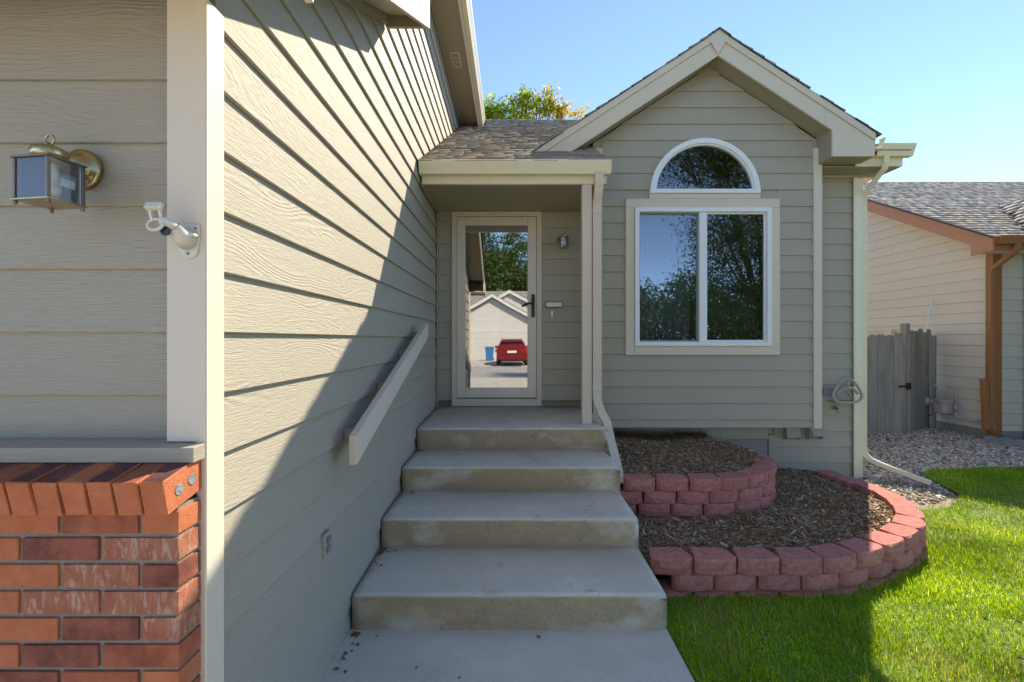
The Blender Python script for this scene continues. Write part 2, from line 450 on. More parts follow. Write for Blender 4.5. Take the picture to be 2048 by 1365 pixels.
# ------------------------------------------------------------------ OUR HOUSE
E = .178; LAP0 = 1.55                    # siding exposure and the height of one lap line
WX = -.85; DW = 5.15; BW = 4.924; GY = 1.276
house = thing('house', 'grey-green lap-sided house with a gabled window bay and covered entry porch', 'house', (1.0, 6.0, 0))
def plank_mesh(xa, xb, xa2, xb2, h, key={}):
    k = (round(xa,3), round(xb,3), round(xa2,3), round(xb2,3), round(h,3))
    if k in key: return key[k]
    t = .0165; e = .0034
    P = [(0.0, e), (-e, 0), (-t+e, 0), (-t, e), (-2*t+.0005, h), (-t, h)]    # (out, z); out>0 is away from the wall
    vs = []
    for s in (0, 1):
        for (o, z) in P:
            f = z/h; x = (xa + (xa2-xa)*f) if s == 0 else (xb + (xb2-xb)*f)
            vs.append((x, -o, z))
    n = len(P); fs = [tuple(range(n)), tuple(range(2*n-1, n-1, -1))]
    for i in range(n): fs.append((i, i+n, (i+1) % n + n, (i+1) % n))
    me = bpy.data.meshes.new('plank'); me.from_pydata(vs, [], fs)
    bm = bmesh.new(); bm.from_mesh(me); bmesh.ops.recalc_face_normals(bm, faces=bm.faces); bm.to_mesh(me); bm.free()
    key[k] = me; return me
def plank(parent, mat, face, along0, along1, plane, z, h=E+.006, a0t=None, a1t=None):
    # face: '+x' / '-y' / '-x' / '+y' outward normal; along0..1 position along the wall; plane: position of the lap edge
    mid = (along0 + along1) / 2; a0t = along0 if a0t is None else a0t; a1t = along1 if a1t is None else a1t
    if face in ('+x', '-y'): me = plank_mesh(along0-mid, along1-mid, a0t-mid, a1t-mid, h)
    else: me = plank_mesh(mid-along1, mid-along0, mid-a1t, mid-a0t, h)
    if not me.materials: me.materials.append(mat)
    elif me.materials[0] != mat:
        me = me.copy(); me.materials[0] = mat
    o = bpy.data.objects.new('plank', me)
    loc, rz = {'+x': ((plane, mid, z), math.pi/2), '-y': ((mid, plane, z), 0), '-x': ((plane, mid, z), -math.pi/2), '+y': ((mid, plane, z), math.pi)}[face]
    o.rotation_euler = (0, 0, rz)
    return link(o, parent, loc)
def laps(z0, z1):
    k = math.ceil((z0 - LAP0)/E - 1e-6)
    return [LAP0 + E*(k+i) for i in range(int((z1 - LAP0 - E*k)/E + 1e-6) + 1)]
RK = lambda y: 1.53 + 1.547 + .553*(y - 2.07)          # lower edge of the garage roof's side rake
PZ = lambda y: 1.53 + 1.62 + .56*(y - 4.12)            # main roof surface

# --- side wall of the wing (faces the steps)
side = MB().prism([(1.29,-.12),(9.0,-.12),(9.0,5.04),(3.25,5.04),(3.25,3.62),(1.29,RK(1.29)+.02)], 'x', -6.4, WX-.021).build('side_wall', M['siding'], house)
for z in laps(-.14, 5.02):
    y0, y1 = 1.312, DW - .012
    h = E + .006
    if z > 2.95: y1 = 9.0
    if z + h > 5.04: h = 5.04 - z
    y0t = y0
    lim = lambda zz: 2.07 + (zz + -.09 - 3.077)/.553
    if z > RK(1.31) - .06 and z < 3.74:
        y0 = max(1.312, lim(z) - .05); y0t = min(max(1.312, lim(z+h) - .05), y1)
    elif z >= 3.62: y0 = y0t = 3.12
    if y1 - y0 > .05: plank(side, M['siding'], '+x', y0, y1, WX, z, h, a0t=y0t)
# --- garage front
gf = MB().box(-4.4, -.95, 1.297, 1.32, -.12, 2.47).build('garage_front_wall', M['siding'], house)
for z in laps(1.20, 2.40):
    plank(gf, M['siding'], '-y', -4.4, -.936, GY, z, min(E+.006, 2.47-z))
# corner boards
box('corner_board', M['trim'], house, -.938, WX+.001, 1.234, 1.262, 1.252, 2.46, .003)
box('corner_board', M['trim'], house, WX-.008, -.829, 1.2335, 1.313, -.05, 2.46, .003)
box('inner_corner_trim', M['siding'], house, WX, WX+.020, DW-.02, DW-.001, .76, 2.98, .002)
# wooden water-table sill over the brick
MB().prism([(1.188,1.208),(1.272,1.208),(1.272,1.252),(1.188,1.247)], 'x', -4.4, -.832).build('sill_board', M['siding'], house, bevel=.003)
# --- brick veneer
bv = MB().box(-4.2, -.848, 1.156, 1.232, -.1, 1.105).build('brick_veneer', M['mortar'], house)
BP = .0676; BH = .0575; z_top = 1.53 - (1076.5-679.5)/792      # top of the second row
rows = {-1: ['o','r','o','r'], 0: ['w','d','o','r'], 1: ['d','w','o','w'], 2: ['w','w','o','d'], 3: ['w','d','o','r'], 4: ['r','d','o','o'], 5: ['o','r','d','w'], 6: ['r','o','d','r'], 7: ['w','r','o','d']}
bm_ = {'o': 'b_orange', 'r': 'b_red', 'd': 'b_dark', 'w': 'b_wash', 'p': 'b_purple'}
for r in range(-1, 17):
    zt = z_top - r*BP; x = -.842; first = True; k = 0
    while x > -3.9:
        wd = .0922 if (r % 2 and first) else .1925
        c = rows.get(r, [])[k] if k < len(rows.get(r, [])) else random.choice('oorrdw')
        if r == 4 and k == 0: c = 'r'
        MB().box(x-wd, x, 1.149 + random.uniform(-.001,.001), 1.2315, zt-BH, zt).build('brick', M[bm_[c]], bv, bevel=.0026, seg=2, jitter=.0005)
        x -= wd + .0105; first = False; k += 1
# sloping rowlock course
th = math.radians(12); x = -.8405
for k in range(48):
    m = MB(); wd = .0575
    m.add([(0,0,0),(wd,0,0),(wd,.15,0),(0,.15,0),(0,0,.0885),(wd,0,.0885),(wd,.15,.0885),(0,.15,.0885)],
          [(0,3,2,1)], 0); m.add(m.v[:8], [(0,1,5,4),(1,2,6,5),(2,3,7,6),(3,0,4,7)], 0); m.add(m.v[:8], [(4,5,6,7)], 1)
    m.v = m.v[:8]; m.f = [tuple(i % 8 for i in f) for f in m.f]
    top = ['b_purple','b_red','b_purple','b_orange','b_purple','b_purple','b_red'][k % 7]
    if k == 0: top = 'b_purple'
    m.xform(Matrix.Translation((x-wd, 1.113, 1.099 + random.uniform(-.001,.001))) @ Matrix.Rotation(th, 4, 'X'))
    rb = m.build('rowlock_brick', [M['b_orange'], M[top]], bv, bevel=.003, seg=2, jitter=.0006)
    if k == 0:
        for (yy, zz) in ((1.150, 1.152), (1.196, 1.163)):
            MB().lathe([(.0145, -.004), (.0145, .0012)], (x, yy, zz), 'x', 14).build('mortar_plug', M['greyblock'], bv)
    x -= wd + .0072
MB().box(-4.2, -.845, 1.125, 1.235, 1.112, 1.179).xform(Matrix.Translation((0,1.113,1.099)) @ Matrix.Rotation(th,4,'X') @ Matrix.Translation((0,-1.113,-1.099))).build('rowlock_mortar', M['mortar'], bv)

# --- garage eave, side rake and upper eave
ZS = 2.475
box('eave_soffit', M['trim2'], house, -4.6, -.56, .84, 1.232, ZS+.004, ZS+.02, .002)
box('eave_fascia', M['trim'], house, -4.6, -.5605, .815, .8395, ZS-.03, ZS+.2, .003)
box('eave_return', M['trim'], house, -.575, -.553, .84, 1.27, ZS-.008, RK(1.27)+.05, .002)
MB().prism([(1.0,RK(1.0)),(3.106,RK(3.106)),(3.106,RK(3.106)+.30),(.80,RK(.80)+.30),(.80,RK(.80)+.05)], 'x', -.585, -.560).build('rake_board', M['siding'], house, bevel=.003)
MB().prism([(1.24,RK(1.24)+.085),(3.08,RK(3.08)+.085),(3.08,RK(3.08)+.10),(1.24,RK(1.24)+.10)], 'x', WX+.002, -.586).build('rake_soffit', M['soffit'], house)
box('rake_end_panel', M['soffit'], house, WX+.001, -.5865, 3.082, 3.104, RK(3.09)+.006, RK(3.09)+.30, .002)
MB().prism([(1.32,RK(1.32)+.03),(3.07,RK(3.07)+.03),(3.07,RK(3.07)+.083),(1.32,RK(1.32)+.083)], 'x', WX+.0015, WX+.016).build('rake_frieze', M['siding'], house)
MB().prism([(.78,RK(.78)+.301),(3.11,RK(3.11)+.301),(3.11,RK(3.11)+.34),(.78,RK(.78)+.34)], 'x', -6.6, -.535).build('garage_roof', M['shdark'], house)
UZ = 5.04
box('upper_wall_front', M['siding'], house, -6.4, WX-.03, 3.10, 3.24, 3.6, 5.05, .002)
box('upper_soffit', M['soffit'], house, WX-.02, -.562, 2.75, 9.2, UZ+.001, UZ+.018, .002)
box('upper_frieze', M['siding'], house, WX+.001, WX+.018, 3.12, 9.0, UZ-.028, UZ, .002)
box('upper_fascia', M['trim'], house, -.5615, -.54, 2.72, 9.22, UZ-.03, UZ+.15, .003)
def gutter_prof(wid=.11, h=.115):
    # K-style: (out, up); back at out=0
    t = .004
    o = [(0,h),(0,0),(wid*.62,0),(wid*.66,h*.12),(wid*.80,h*.42),(wid*.97,h*.74),(wid,h*.80),(wid,h),(wid-.012,h),(wid-.012,h-.006),(wid-t,h-.006),(wid-t,h*.80+t*.5),(wid*.97-t,h*.75),(wid*.80-t,h*.43),(wid*.66-t,h*.14),(wid*.60,t),(t,t),(t,h)]
    return o
MB().prism([(-.539 + a, UZ+.02+b) for a, b in gutter_prof(.10, .12)], 'y', 2.7, 7.52).build('upper_gutter', M['gutter'], house)
MB().prism([(-.44, UZ+.14), (-.47, UZ+.165), (-3.7, UZ+2.0), (-3.7, UZ+1.96), (-.47, UZ+.125)], 'y', 2.65, 9.2).build('upper_roof', M['shdark'], house)
sv = box('soffit_vent', M['trim2'], house, -.755, -.645, 5.56, 5.86, UZ-.006, UZ+.0005, .001)
for i in range(3): box('vent_slot', M['soffit'], sv, -.742, -.658, 5.58+.09*i, 5.655+.09*i, UZ-.0085, UZ-.0065, 0)

# --- main block: entry wall, window bay, right wall
main = MB().prism([(DW+.055,-.12),(12.3,-.12),(12.3,3.36),(8.8,5.60),(DW+.055,3.36)], 'x', -.83, 3.96)
entry = main.build('front_wall', M['siding'], house)
for z in laps(.70, 2.98):
    if z + E > 3.0: hh = 3.0 - z
    else: hh = E + .006
    for (a, b) in ((WX+.021, -.680), (.335, .885)):
        if z < .78 or z > 2.96 - .02: pass
        plank(entry, M['siding_flat'], '-y', a, b, DW, z, hh)
plank(entry, M['siding_flat'], '-y', -.680, .335, DW, 2.976, .03)
# right wall beside the bay
for z in laps(-.15, 3.36):
    a = 3.30 if z > .5 else (2.90 if z > .0 else 2.95)
    plank(entry, M['siding_flat'], '-y', a if z > .55 else 2.985, 3.874, DW+.03, z, min(E+.006, 3.385-z))
box('corner_board', M['gutter'], house, 3.875, 3.975, DW+.002, DW+.026, -.09, 3.385, .003)
box('corner_board', M['gutter'], house, 3.962, 3.985, DW+.0265, DW+.12, -.09, 3.385, .003)
box('skirt_board', M['siding_flat'], house, .83, 2.905, DW+.006, DW+.054, .40, .575, .002)
box('skirt_post', M['siding_flat'], house, 2.907, 2.983, DW+.004, DW+.054, -.10, .45, .002)
box('foundation', M['found'], house, .83, 2.90, DW+.012, DW+.054, -.10, .398, .002)
# bay
BX0, BX1, BZ = .875, 3.35, .575
GX = 2.129; GZ = 4.723; GS = .655; GYF = 4.693
rz_ = lambda x: GZ - GS*abs(x - GX)
bayp = [(BX0+.006,BZ+.01),(BX1-.006,BZ+.01),(BX1-.006,rz_(BX1)-.24),(GX,GZ-.24),(BX0+.006,rz_(BX0)-.24)]
CT = lambda x: rz_(x) - .242
MB().prism([(BX0+.006,BZ+.01),(1.30,BZ+.01),(1.30,3.75),(1.02,3.75),(BX0+.006,CT(BX0+.006))], 'y', BW+.022, DW+.05).build('bay_side_core', M['siding_flat'], house)
bay = MB().prism([(2.83,BZ+.01),(BX1-.006,BZ+.01),(BX1-.006,CT(BX1-.006)),(3.235,3.75),(2.83,3.75)], 'y', BW+.022, DW+.05).build('bay_wall', M['siding_flat'], house)
box('bay_under_core', M['siding_flat'], house, 1.3005, 2.8295, BW+.022, DW+.05, BZ+.01, 1.42, 0)
MB().prism([(1.02,3.7505),(3.235,3.7505),(GX,GZ-.25)], 'y', BW+.022, DW+.25).build('bay_gable_core', M['siding_flat'], house)
# window geometry
WT = (1.225, 2.888, 1.362, 3.048)          # trim outer x0,x1,z0,z1
AX, AZ, AR = 2.078, 3.103, .592             # half-round window: centre, sill height, outer radius
def bay_span(z):
    lim = (GZ - .245 - z)/GS
    return max(BX0+.10, GX-lim), min(BX1-.093, GX+lim)
zs = [BZ] + laps(BZ+.06, 4.42)
for i, z in enumerate(zs):
    h = (zs[i+1]-z if i+1 < len(zs) else E) + .006
    a, b = bay_span(z); at_, bt = bay_span(z+h)
    if bt <= at_: at_ = bt = GX
    if z < WT[3]-.02 and z + h > WT[2]+.03:
        # interrupted by the window
        if z + .002 < WT[2]:
            plank(bay, M['siding_flat'], '-y', a, b, BW, z, WT[2]-z+.004)
        if z + h > WT[3] + .04:
            zc_ = WT[3] - .004; pl = BW + .0165*(zc_-z)/h
            plank(bay, M['siding_flat'], '-y', WT[0]+.0105, AX-.585, pl, zc_, z+h-zc_)
            plank(bay, M['siding_flat'], '-y', AX+.585, WT[1]-.0105, pl, zc_, z+h-zc_)
        zz = max(z, WT[2]) if False else z
        plank(bay, M['siding_flat'], '-y', a, WT[0]+.01, BW - (.0006 if z < WT[2] else 0), zz, h)
        plank(bay, M['siding_flat'], '-y', WT[1]-.01, b, BW - (.0006 if z < WT[2] else 0), zz, h)
    elif z < AZ + AR - .03 and z + h > WT[3]:
        r0 = AR - .03
        f = lambda q: math.sqrt(max(0.0, r0*r0 - max(0, q-AZ)**2))
        w0, w1 = f(z), f(z+h)
        plank(bay, M['siding_flat'], '-y', a, AX-w0, BW, z, h, at_, AX-max(w1,.02))
        plank(bay, M['siding_flat'], '-y', AX+w0, b, BW, z, h, AX+max(w1,.02), bt)
    else:
        plank(bay, M['siding_flat'], '-y', a, b, BW, z, h, at_, bt)
box('corner_board', M['trim'], house, BX1-.092, BX1, BW-.012, BW+.012, BZ-.008, 3.60, .003)
box('corner_board', M['trim'], house, BX1-.022, BX1+.002, BW+.0125, DW+.0, BZ-.006, 3.55, .003)
box('corner_board', M['trim'], house, BX0, BX0+.098, BW-.012, BW+.012, BZ-.008, 3.60, .003)
# window: trim, frame, sashes, glass
Y0, Y1 = BW-.022, BW+.004
tw = .095; fw = .048
fx0, fx1, fz0, fz1 = WT[0]+tw+.002, WT[1]-tw-.002, WT[2]+tw+.002, WT[3]-tw-.001
wf = MB()
for (a,b,c,d) in ((fx0,fx0+fw,fz0,fz1),(fx1-fw,fx1,fz0,fz1),(fx0+fw+.0002,fx1-fw-.0002,fz0,fz0+fw),(fx0+fw+.0002,fx1-fw-.0002,fz1-fw,fz1)): wf.box(a,b,BW-.040,BW+.05,c,d)
win = wf.build('window', M['white'], house, bevel=.003, seg=1)
def wbox(n, m, x0, x1, z0, z1, y0=Y0, y1=Y1, bv=.003): return box(n, M[m], win, x0, x1, y0, y1, z0, z1, bv)
wbox('casing', 'trim', WT[0], WT[0]+tw, WT[2], WT[3]-tw); wbox('casing', 'trim', WT[1]-tw, WT[1], WT[2], WT[3]-tw)
wbox('casing', 'trim', WT[0]+tw+.001, WT[1]-tw-.001, WT[2], WT[2]+tw)
wbox('casing', 'trim', WT[0], WT[1], WT[3]-tw+.001, WT[3]); wbox('casing', 'trim', AX-.60, AX+.60, WT[3]+.001, AZ)
mx = (fx0+fx1)/2
wbox('mullion', 'white', mx-.036, mx+.036, fz0+fw, fz1-fw, BW-.022, BW+.05)
for (a,b,yy) in ((fx0+fw, mx-.036, BW+.012), (mx+.036, fx1-fw, BW-.004)):
    s_ = .018
    for q in ((a,a+s_,fz0+fw,fz1-fw),(b-s_,b,fz0+fw,fz1-fw),(a+s_,b-s_,fz0+fw,fz0+fw+s_),(a+s_,b-s_,fz1-fw-s_,fz1-fw)):
        wbox('sash', 'grey' if yy > BW else 'white', *q, yy, yy+.03, .002)
    MB().box(a+s_, b-s_, yy+.012, yy+.0165, fz0+fw+s_, fz1-fw-s_).build('pane', M['glass'], win)
def arc(r, n=28, z=0): return [(AX + r*math.cos(math.pi*i/n), AZ + z + r*math.sin(math.pi*i/n)) for i in range(n+1)]
ro, ri = AR, AR-.052
fr = MB(); o_ = arc(ro); i_ = arc(ri)
for k in range(28): fr.prism([o_[k], o_[k+1], i_[k+1], i_[k]], 'y', BW-.040, BW+.03)
fr.box(AX-ro, AX+ro, BW-.041, BW+.03, AZ+.002, AZ+.045)
fr.build('arched_frame', M['white'], win)
fr = MB(); o_ = arc(ri-.001); i_ = arc(ri-.016)
for k in range(28): fr.prism([o_[k], o_[k+1], i_[k+1], i_[k]], 'y', BW-.020, BW+.03)
fr.build('arched_sash', M['white'], win)
MB().prism([(AX+(ri-.01)*math.cos(math.pi*i/28), AZ+.045+(ri-.05)*math.sin(math.pi*i/28)) for i in range(29)], 'y', BW+.004, BW+.0085).build('arched_pane', M['glass'], win)
# room behind the window
rm = MB()
for b in ((1.30,2.83,7.0,7.05,1.42,3.95),(1.25,1.2995,BW+.06,7.05,1.42,3.95),(2.8305,2.88,BW+.06,7.05,1.42,3.95),(1.25,2.88,BW+.06,7.05,1.37,1.4195),(1.25,2.88,BW+.06,7.05,3.951,4.0)): rm.box(*b)
rm.build('room', M['dark'], house)
cv = MB(); n = 60
pts = [(1.32 + .66*i/n, BW+.16+.018*math.sin(i*1.15)+.008*math.sin(i*.43)) for i in range(n+1)]
cv.v = [(x, y, 1.48) for x, y in pts] + [(x, y, 2.98) for x, y in pts]
cv.f = [(i, i+1, n+2+i, n+1+i) for i in range(n)]; cv.m = [0]*n
cv.build('curtain', M['curtain'], house, smooth=True)

# --- bay gable: rakes, soffit, return, shingles
XL, XR = .18, 3.742
FY0, FY1 = GYF, GYF+.024
YB = 6.95
gdk = MB()
for xo in (XR+.03, XL-.02): gdk.prism([(GX, GZ-.011), (xo, rz_(xo)-.011), (xo, rz_(xo)-.05), (GX, GZ-.05)], 'y', FY1+.001, YB)
gr = gdk.build('gable_roof', M['shdark'], house)
def rake(name, mat, sgn, xo, d0, d1, y0, y1, par, x_in=None):
    xi = GX if x_in is None else x_in
    P = [(xi, rz_(xi)-d0), (xo, rz_(xo)-d0), (xo, rz_(xo)-d1), (xi, rz_(xi)-d1)]
    return MB().prism(P, 'y', y0, y1).build(name, M[mat], par, bevel=.0025, seg=1)
for sgn, xo in ((1, XR), (-1, XL)):
    rake('rake_trim', 'trim2', sgn, xo, .012, .088, FY0-.016, FY1, gr)
    if sgn > 0: rake('rake_fascia', 'trim2', 1, 3.225, .0885, .262, FY0, FY1, gr)
    else: rake('rake_fascia', 'trim2', -1, XL, .0885, .262, FY0, FY1, gr)
    xs = BX1+.03 if sgn > 0 else .42
    rake('rake_soffit', 'soffit', sgn, xs, .215, .235, FY1+.001, BW+.02, gr)
MB().prism([(3.226,rz_(3.226)-.0885),(XR,rz_(XR)-.0885),(XR,3.42),(3.306,3.42),(3.306,rz_(3.306)-.262),(3.226,rz_(3.226)-.262)], 'y', FY0, FY1).build('eave_return', M['trim2'], gr, bevel=.0025, seg=1)
MB().prism([(3.306,3.42),(XR,3.42),(XR,rz_(XR)-.09),(3.306,rz_(3.306)-.24)], 'y', FY1+.0005, BW+.04).build('eave_box', M['soffit'], gr)
MB().prism([(GX,rz_(GX)-.004),(GX+.10,rz_(GX+.1)-.012),(GX-.012,GZ-.262),(GX-.115,rz_(GX-.115)-.012)], 'y', FY0-.019, FY0-.0165).build('peak_block', M['trim2'], gr)

def shingles(o, u, v, nrm, width, length, mat, parent, near=0, expo=.142, seed=1, clip=None, name='shingle', jag=.0, hip=None):
    """courses of laminated tabs on a roof plane: o eave corner, u along eave, v up the slope."""
    rg = random.Random(seed); V = []; F = []; T = []; ind = 0
    o, u, v, nrm = (Vector(q) for q in (o, u, v, nrm))
    nc = int(length/expo) + 1
    for c in range(nc):
        s0 = c*expo - (.02 if c == 0 else 0); s1 = min(c*expo + expo*1.12, length); x = -rg.uniform(0, .25) if c else 0.0
        while x < width:
            wd = rg.choice((.09,.12,.15,.18,.22,.28)); a = max(0, x); b = min(width, x+wd-.0035)
            x += wd
            if b - a < .02: continue
            mid = o + u*((a+b)/2) + v*s0
            if clip and not clip(mid): continue
            th = .0085 if rg.random() < .5 else .0145
            lo = th + .006
            ss = s0 + rg.choice((0, 0, 0, .004))
            q = [o+u*a+v*ss, o+u*b+v*ss, o+u*b+v*s1, o+u*a+v*s1]
            vs = [q[0]+nrm*.0005, q[1]+nrm*.0005, q[2]+nrm*.0002, q[3]+nrm*.0002, q[0]+nrm*lo, q[1]+nrm*lo, q[2]+nrm*.006, q[3]+nrm*.006]
            fs = [(4,5,6,7),(0,1,5,4),(1,2,6,5),(3,0,4,7),(2,3,7,6),(3,2,1,0)]
            tn = (rg.random()*(.75 if th < .01 else 1), max(0, rg.gauss(.3, .35)), 0)
            if c < near:
                big(name, np.array([tuple(p) for p in vs]), np.array(fs), np.array([tn]*6), mat, parent, kind=None)
            else:
                b_ = len(V); V += [tuple(p) for p in vs]; F += [tuple(b_+i for i in f) for f in fs[:5]]; T += [tn]*5
    if V: big(name + '_field', np.array(V), np.array(F), np.array(T), mat, parent)
cs = math.cos(math.atan(GS)); sn = math.sin(math.atan(GS))
YB = 6.95
for sgn, xo in ((1, XR+.03), (-1, XL-.02)):
    run = abs(xo - GX)
    shingles((xo, FY0-.03, rz_(xo)-.010), (0,1,0), (-sgn*cs, 0, sn), (sgn*sn, 0, cs), YB-FY0+.03, run/cs, M['shingle'], gr, seed=11+sgn)
cap = MB()
for k in range(14):
    y0 = FY0-.032 + k*.165
    cap.prism([(GX-.12, GZ-.12*GS+.006+.004), (GX, GZ+.012), (GX+.12, GZ-.12*GS+.010), (GX+.12, GZ-.12*GS-.004), (GX, GZ+.0), (GX-.12, GZ-.12*GS-.004)], 'y', y0, y0+.155)
cap.build('ridge_caps', M['shdark'], gr)
MB().prism([(XR+.004 + a, 3.50+b) for a, b in gutter_prof(.11, .12)], 'y', GYF+.005, DW-.38).build('gutter', M['gutter'], gr)
MB().prism([(XR+.002,3.42),(XR+.003,3.42),(XR+.003,3.60),(XR+.002,3.60)], 'y', FY0+.002, DW-.2).build('side_fascia', M['trim2'], gr)

# --- main roof (front slope over the porch and right wall)
SL = .56; c2 = math.cos(math.atan(SL)); s2 = math.sin(math.atan(SL)); RY = 8.85
nrm2 = (0, -s2, c2); vdir = (0, c2, s2)
mdk = MB()
for xa, xb, ye in ((WX+.004, .89, 4.13), (.8905, 3.35, 5.25), (3.3505, 4.2, 4.83)):
    mdk.prism([(ye, PZ(ye)-.012), (RY, PZ(RY)-.012), (RY, PZ(RY)-.10), (ye, PZ(ye)-.05)], 'x', xa, xb)
mdk.prism([(RY+.001, PZ(RY)-.012), (12.7, PZ(RY)-.012-.56*(12.7-RY)), (12.7, PZ(RY)-.1-.56*(12.7-RY)), (RY+.001, PZ(RY)-.10)], 'x', -.83, 4.2)
mr = mdk.build('main_roof', M['shdark'], house)
shingles((WX+.006, 4.12, PZ(4.12)-.010), (1,0,0), vdir, nrm2, .885-WX, (RY-4.12)/c2, M['shingle'], mr, near=15, seed=3, clip=lambda p: p.x < .95)
shingles((.895, 4.82, PZ(4.82)-.010), (1,0,0), vdir, nrm2, 3.32, (RY-4.82)/c2, M['shingle'], mr, near=0, seed=4, clip=lambda p: (p.x > 3.42) or p.y > 6.6)
rc = MB()
for k in range(34):
    x0 = -.80 + k*.15
    rc.prism([(RY-.12, PZ(RY-.12)+.004), (RY, PZ(RY)+.012), (RY+.12, PZ(RY-.12)+.004), (RY+.12, PZ(RY-.12)-.01), (RY, PZ(RY)-.006), (RY-.12, PZ(RY-.12)-.01)], 'x', x0, x0+.135)
rc.build('ridge_caps', M['shdark'], mr)
# porch: gutter, beam, ceiling, post
pg = MB().prism([(4.198 - a, 3.037+b) for a, b in gutter_prof(.10, .118)], 'x', WX+.006, .896).build('porch_gutter', M['gutter'], house)
box('gutter_end_cap', M['gutter'], pg, .8965, .8985, 4.10, 4.198, 3.04, 3.155, 0)
box('porch_beam', M['gutter'], house, WX+.016, .873, 4.2, 4.238, 2.966, 3.125, .003)
box('beam_side', M['gutter'], house, .835, .8725, 4.2385, BW-.013, 2.966, 3.14, .003)
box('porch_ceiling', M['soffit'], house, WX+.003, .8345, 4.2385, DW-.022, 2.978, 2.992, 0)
box('ceiling_trim', M['soffit'], house, WX+.0035, WX+.022, 4.24, DW-.025, 2.955, 2.977, .002)
post = box('porch_post', M['trim'], house, .648, .738, 4.204, 4.294, .738, 2.964, .004)
# right eave
ev = box('right_fascia', M['gutter'], house, 3.70, 4.2, 4.89, 4.912, 3.392, 3.50, .003)
box('right_soffit', M['soffit'], house, 3.36, 4.2, 4.9125, DW+.09, 3.392, 3.404, .001)
box('right_frieze', M['siding_flat'], house, 3.352, 3.9745, DW-.004, DW+.05, 3.36, 3.3915, .001)
box('right_end_fascia', M['gutter'], house, 4.178, 4.2005, 4.9125, 6.5, 3.392, 3.52, .002)
MB().prism([(4.889 - a, 3.478+b) for a, b in gutter_prof(.11, .118)], 'x', 3.862, 4.25).build('right_gutter', M['gutter'], house)

# downspouts
dp = [(-.037,-.024),(-.030,-.028),(.030,-.028),(.037,-.024),(.037,.024),(.030,.028),(.018,.025),(.009,.028),(0,.025),(-.009,.028),(-.018,.025),(-.030,.028),(-.037,.024)]
ds = MB().sweep([(.79,4.135,3.05),(.79,4.135,2.95),(.788,4.150,2.88),(.783,4.205,2.78),(.782,4.215,2.70),(.782,4.215,1.00),(.785,4.215,.97),(.83,4.210,.845),(.868,4.200,.78),(.876,4.15,.71),(.876,4.05,.63),(.872,3.86,.52),(.872,3.76,.45),(.872,3.70,.36)], dp).build('downspout', M['trim'], house, label='cream downspout beside the porch post')
for z in (2.70, 1.06): box('joint_band', M['trim'], ds, .742, .822, 4.184, 4.246, z, z+.05, .002)
ds2 = MB().sweep([(3.985,4.84,3.48),(3.985,4.84,3.42),(3.987,4.87,3.36),(3.995,5.10,3.22),(4.00,5.17,3.14),(4.022,5.195,3.04),(4.022,5.195,.30),(4.03,5.185,.22),(4.07,5.14,.155)], [(b*.85,a*.68) for a,b in dp], side=(.64,.77,0)).build('downspout', M['gutter'], house, label='cream downspout at the right house corner')
MB().sweep([(4.06,5.155,.17),(4.13,5.08,.13),(4.42,4.80,.015)], [(a*.80, b*.9) for a,b in dp], side=(.64,.77,0)).build('extension', M['gutter'], ds2)

# entry door
en = house
def ebox(n, m, x0, x1, y0, y1, z0, z1, bv=.002, par=None): return box(n, M[m], par or en, x0, x1, y0, y1, z0, z1, bv)
DX0, DX1, DZ0, DZ1 = -.679, .334, .775, 2.974
ebox('door_casing', 'trim2', DX0, DX0+.055, DW-.02, DW+.02, .862, DZ1-.055); ebox('door_casing', 'trim2', DX1-.055, DX1, DW-.02, DW+.02, .862, DZ1-.055)
ebox('door_casing', 'trim2', DX0, DX1, DW-.02, DW+.02, DZ1-.0545, DZ1)
ebox('threshold', 'trim2', DX0, DX1, DW-.025, DW+.02, DZ0+.003, .861)
sx0, sx1, sz0, sz1 = DX0+.058, DX1-.058, .872, 2.915
gx0, gx1, gz0, gz1 = -.528, .176, .985, 2.818
yA, yB = DW-.012, DW+.018
sm = MB()
for (a,b,c,d) in ((sx0,gx0,sz0,sz1),(gx1,sx1,sz0,sz1),(gx0+.0003,gx1-.0003,sz0,gz0),(gx0+.0003,gx1-.0003,gz1,sz1)): sm.box(a,b,yA,yB,c,d)
sdn = sm.build('storm_door', M['storm'], house, bevel=.003, seg=1)
ebox('screen_cassette', 'doorpaint', gx0+.001, gx1-.001, yA+.004, yB, gz1-.068, gz1-.001, .002, sdn)
MB().box(gx0+.001, gx1-.001, DW+.006, DW+.0105, gz0+.001, gz1-.07).build('pane', M['doorglass'], sdn)
hx = (gx1+sx1)/2 + .012
hn = MB().box(hx-.020, hx+.020, yA-.012, yA-.0005, 1.78, 2.04).build('handle_plate', M['black'], sdn, bevel=.006, seg=2)
MB().tube([(hx, yA-.012, 1.93),(hx, yA-.05, 1.93),(hx-.03, yA-.056, 1.935),(hx-.09, yA-.056, 1.925),(hx-.125, yA-.056, 1.905)], [.011,.012,.011,.010,.008], 10).build('lever', M['black'], sdn, smooth=True)
# the solid door behind the glass
dr = ebox('inner_door', 'doorpaint', sx0-.001, sx1+.001, DW+.0205, DW+.0212, sz0, sz1, 0)
for (a, b) in ((-.46,-.20),(-.12,.14)):
    for (c, d) in ((1.05,1.55),(1.68,2.25),(2.36,2.62)):
        ebox('door_panel', 'doorpaint', a, b, DW+.0165, DW+.0203, c, d, .0015, dr)

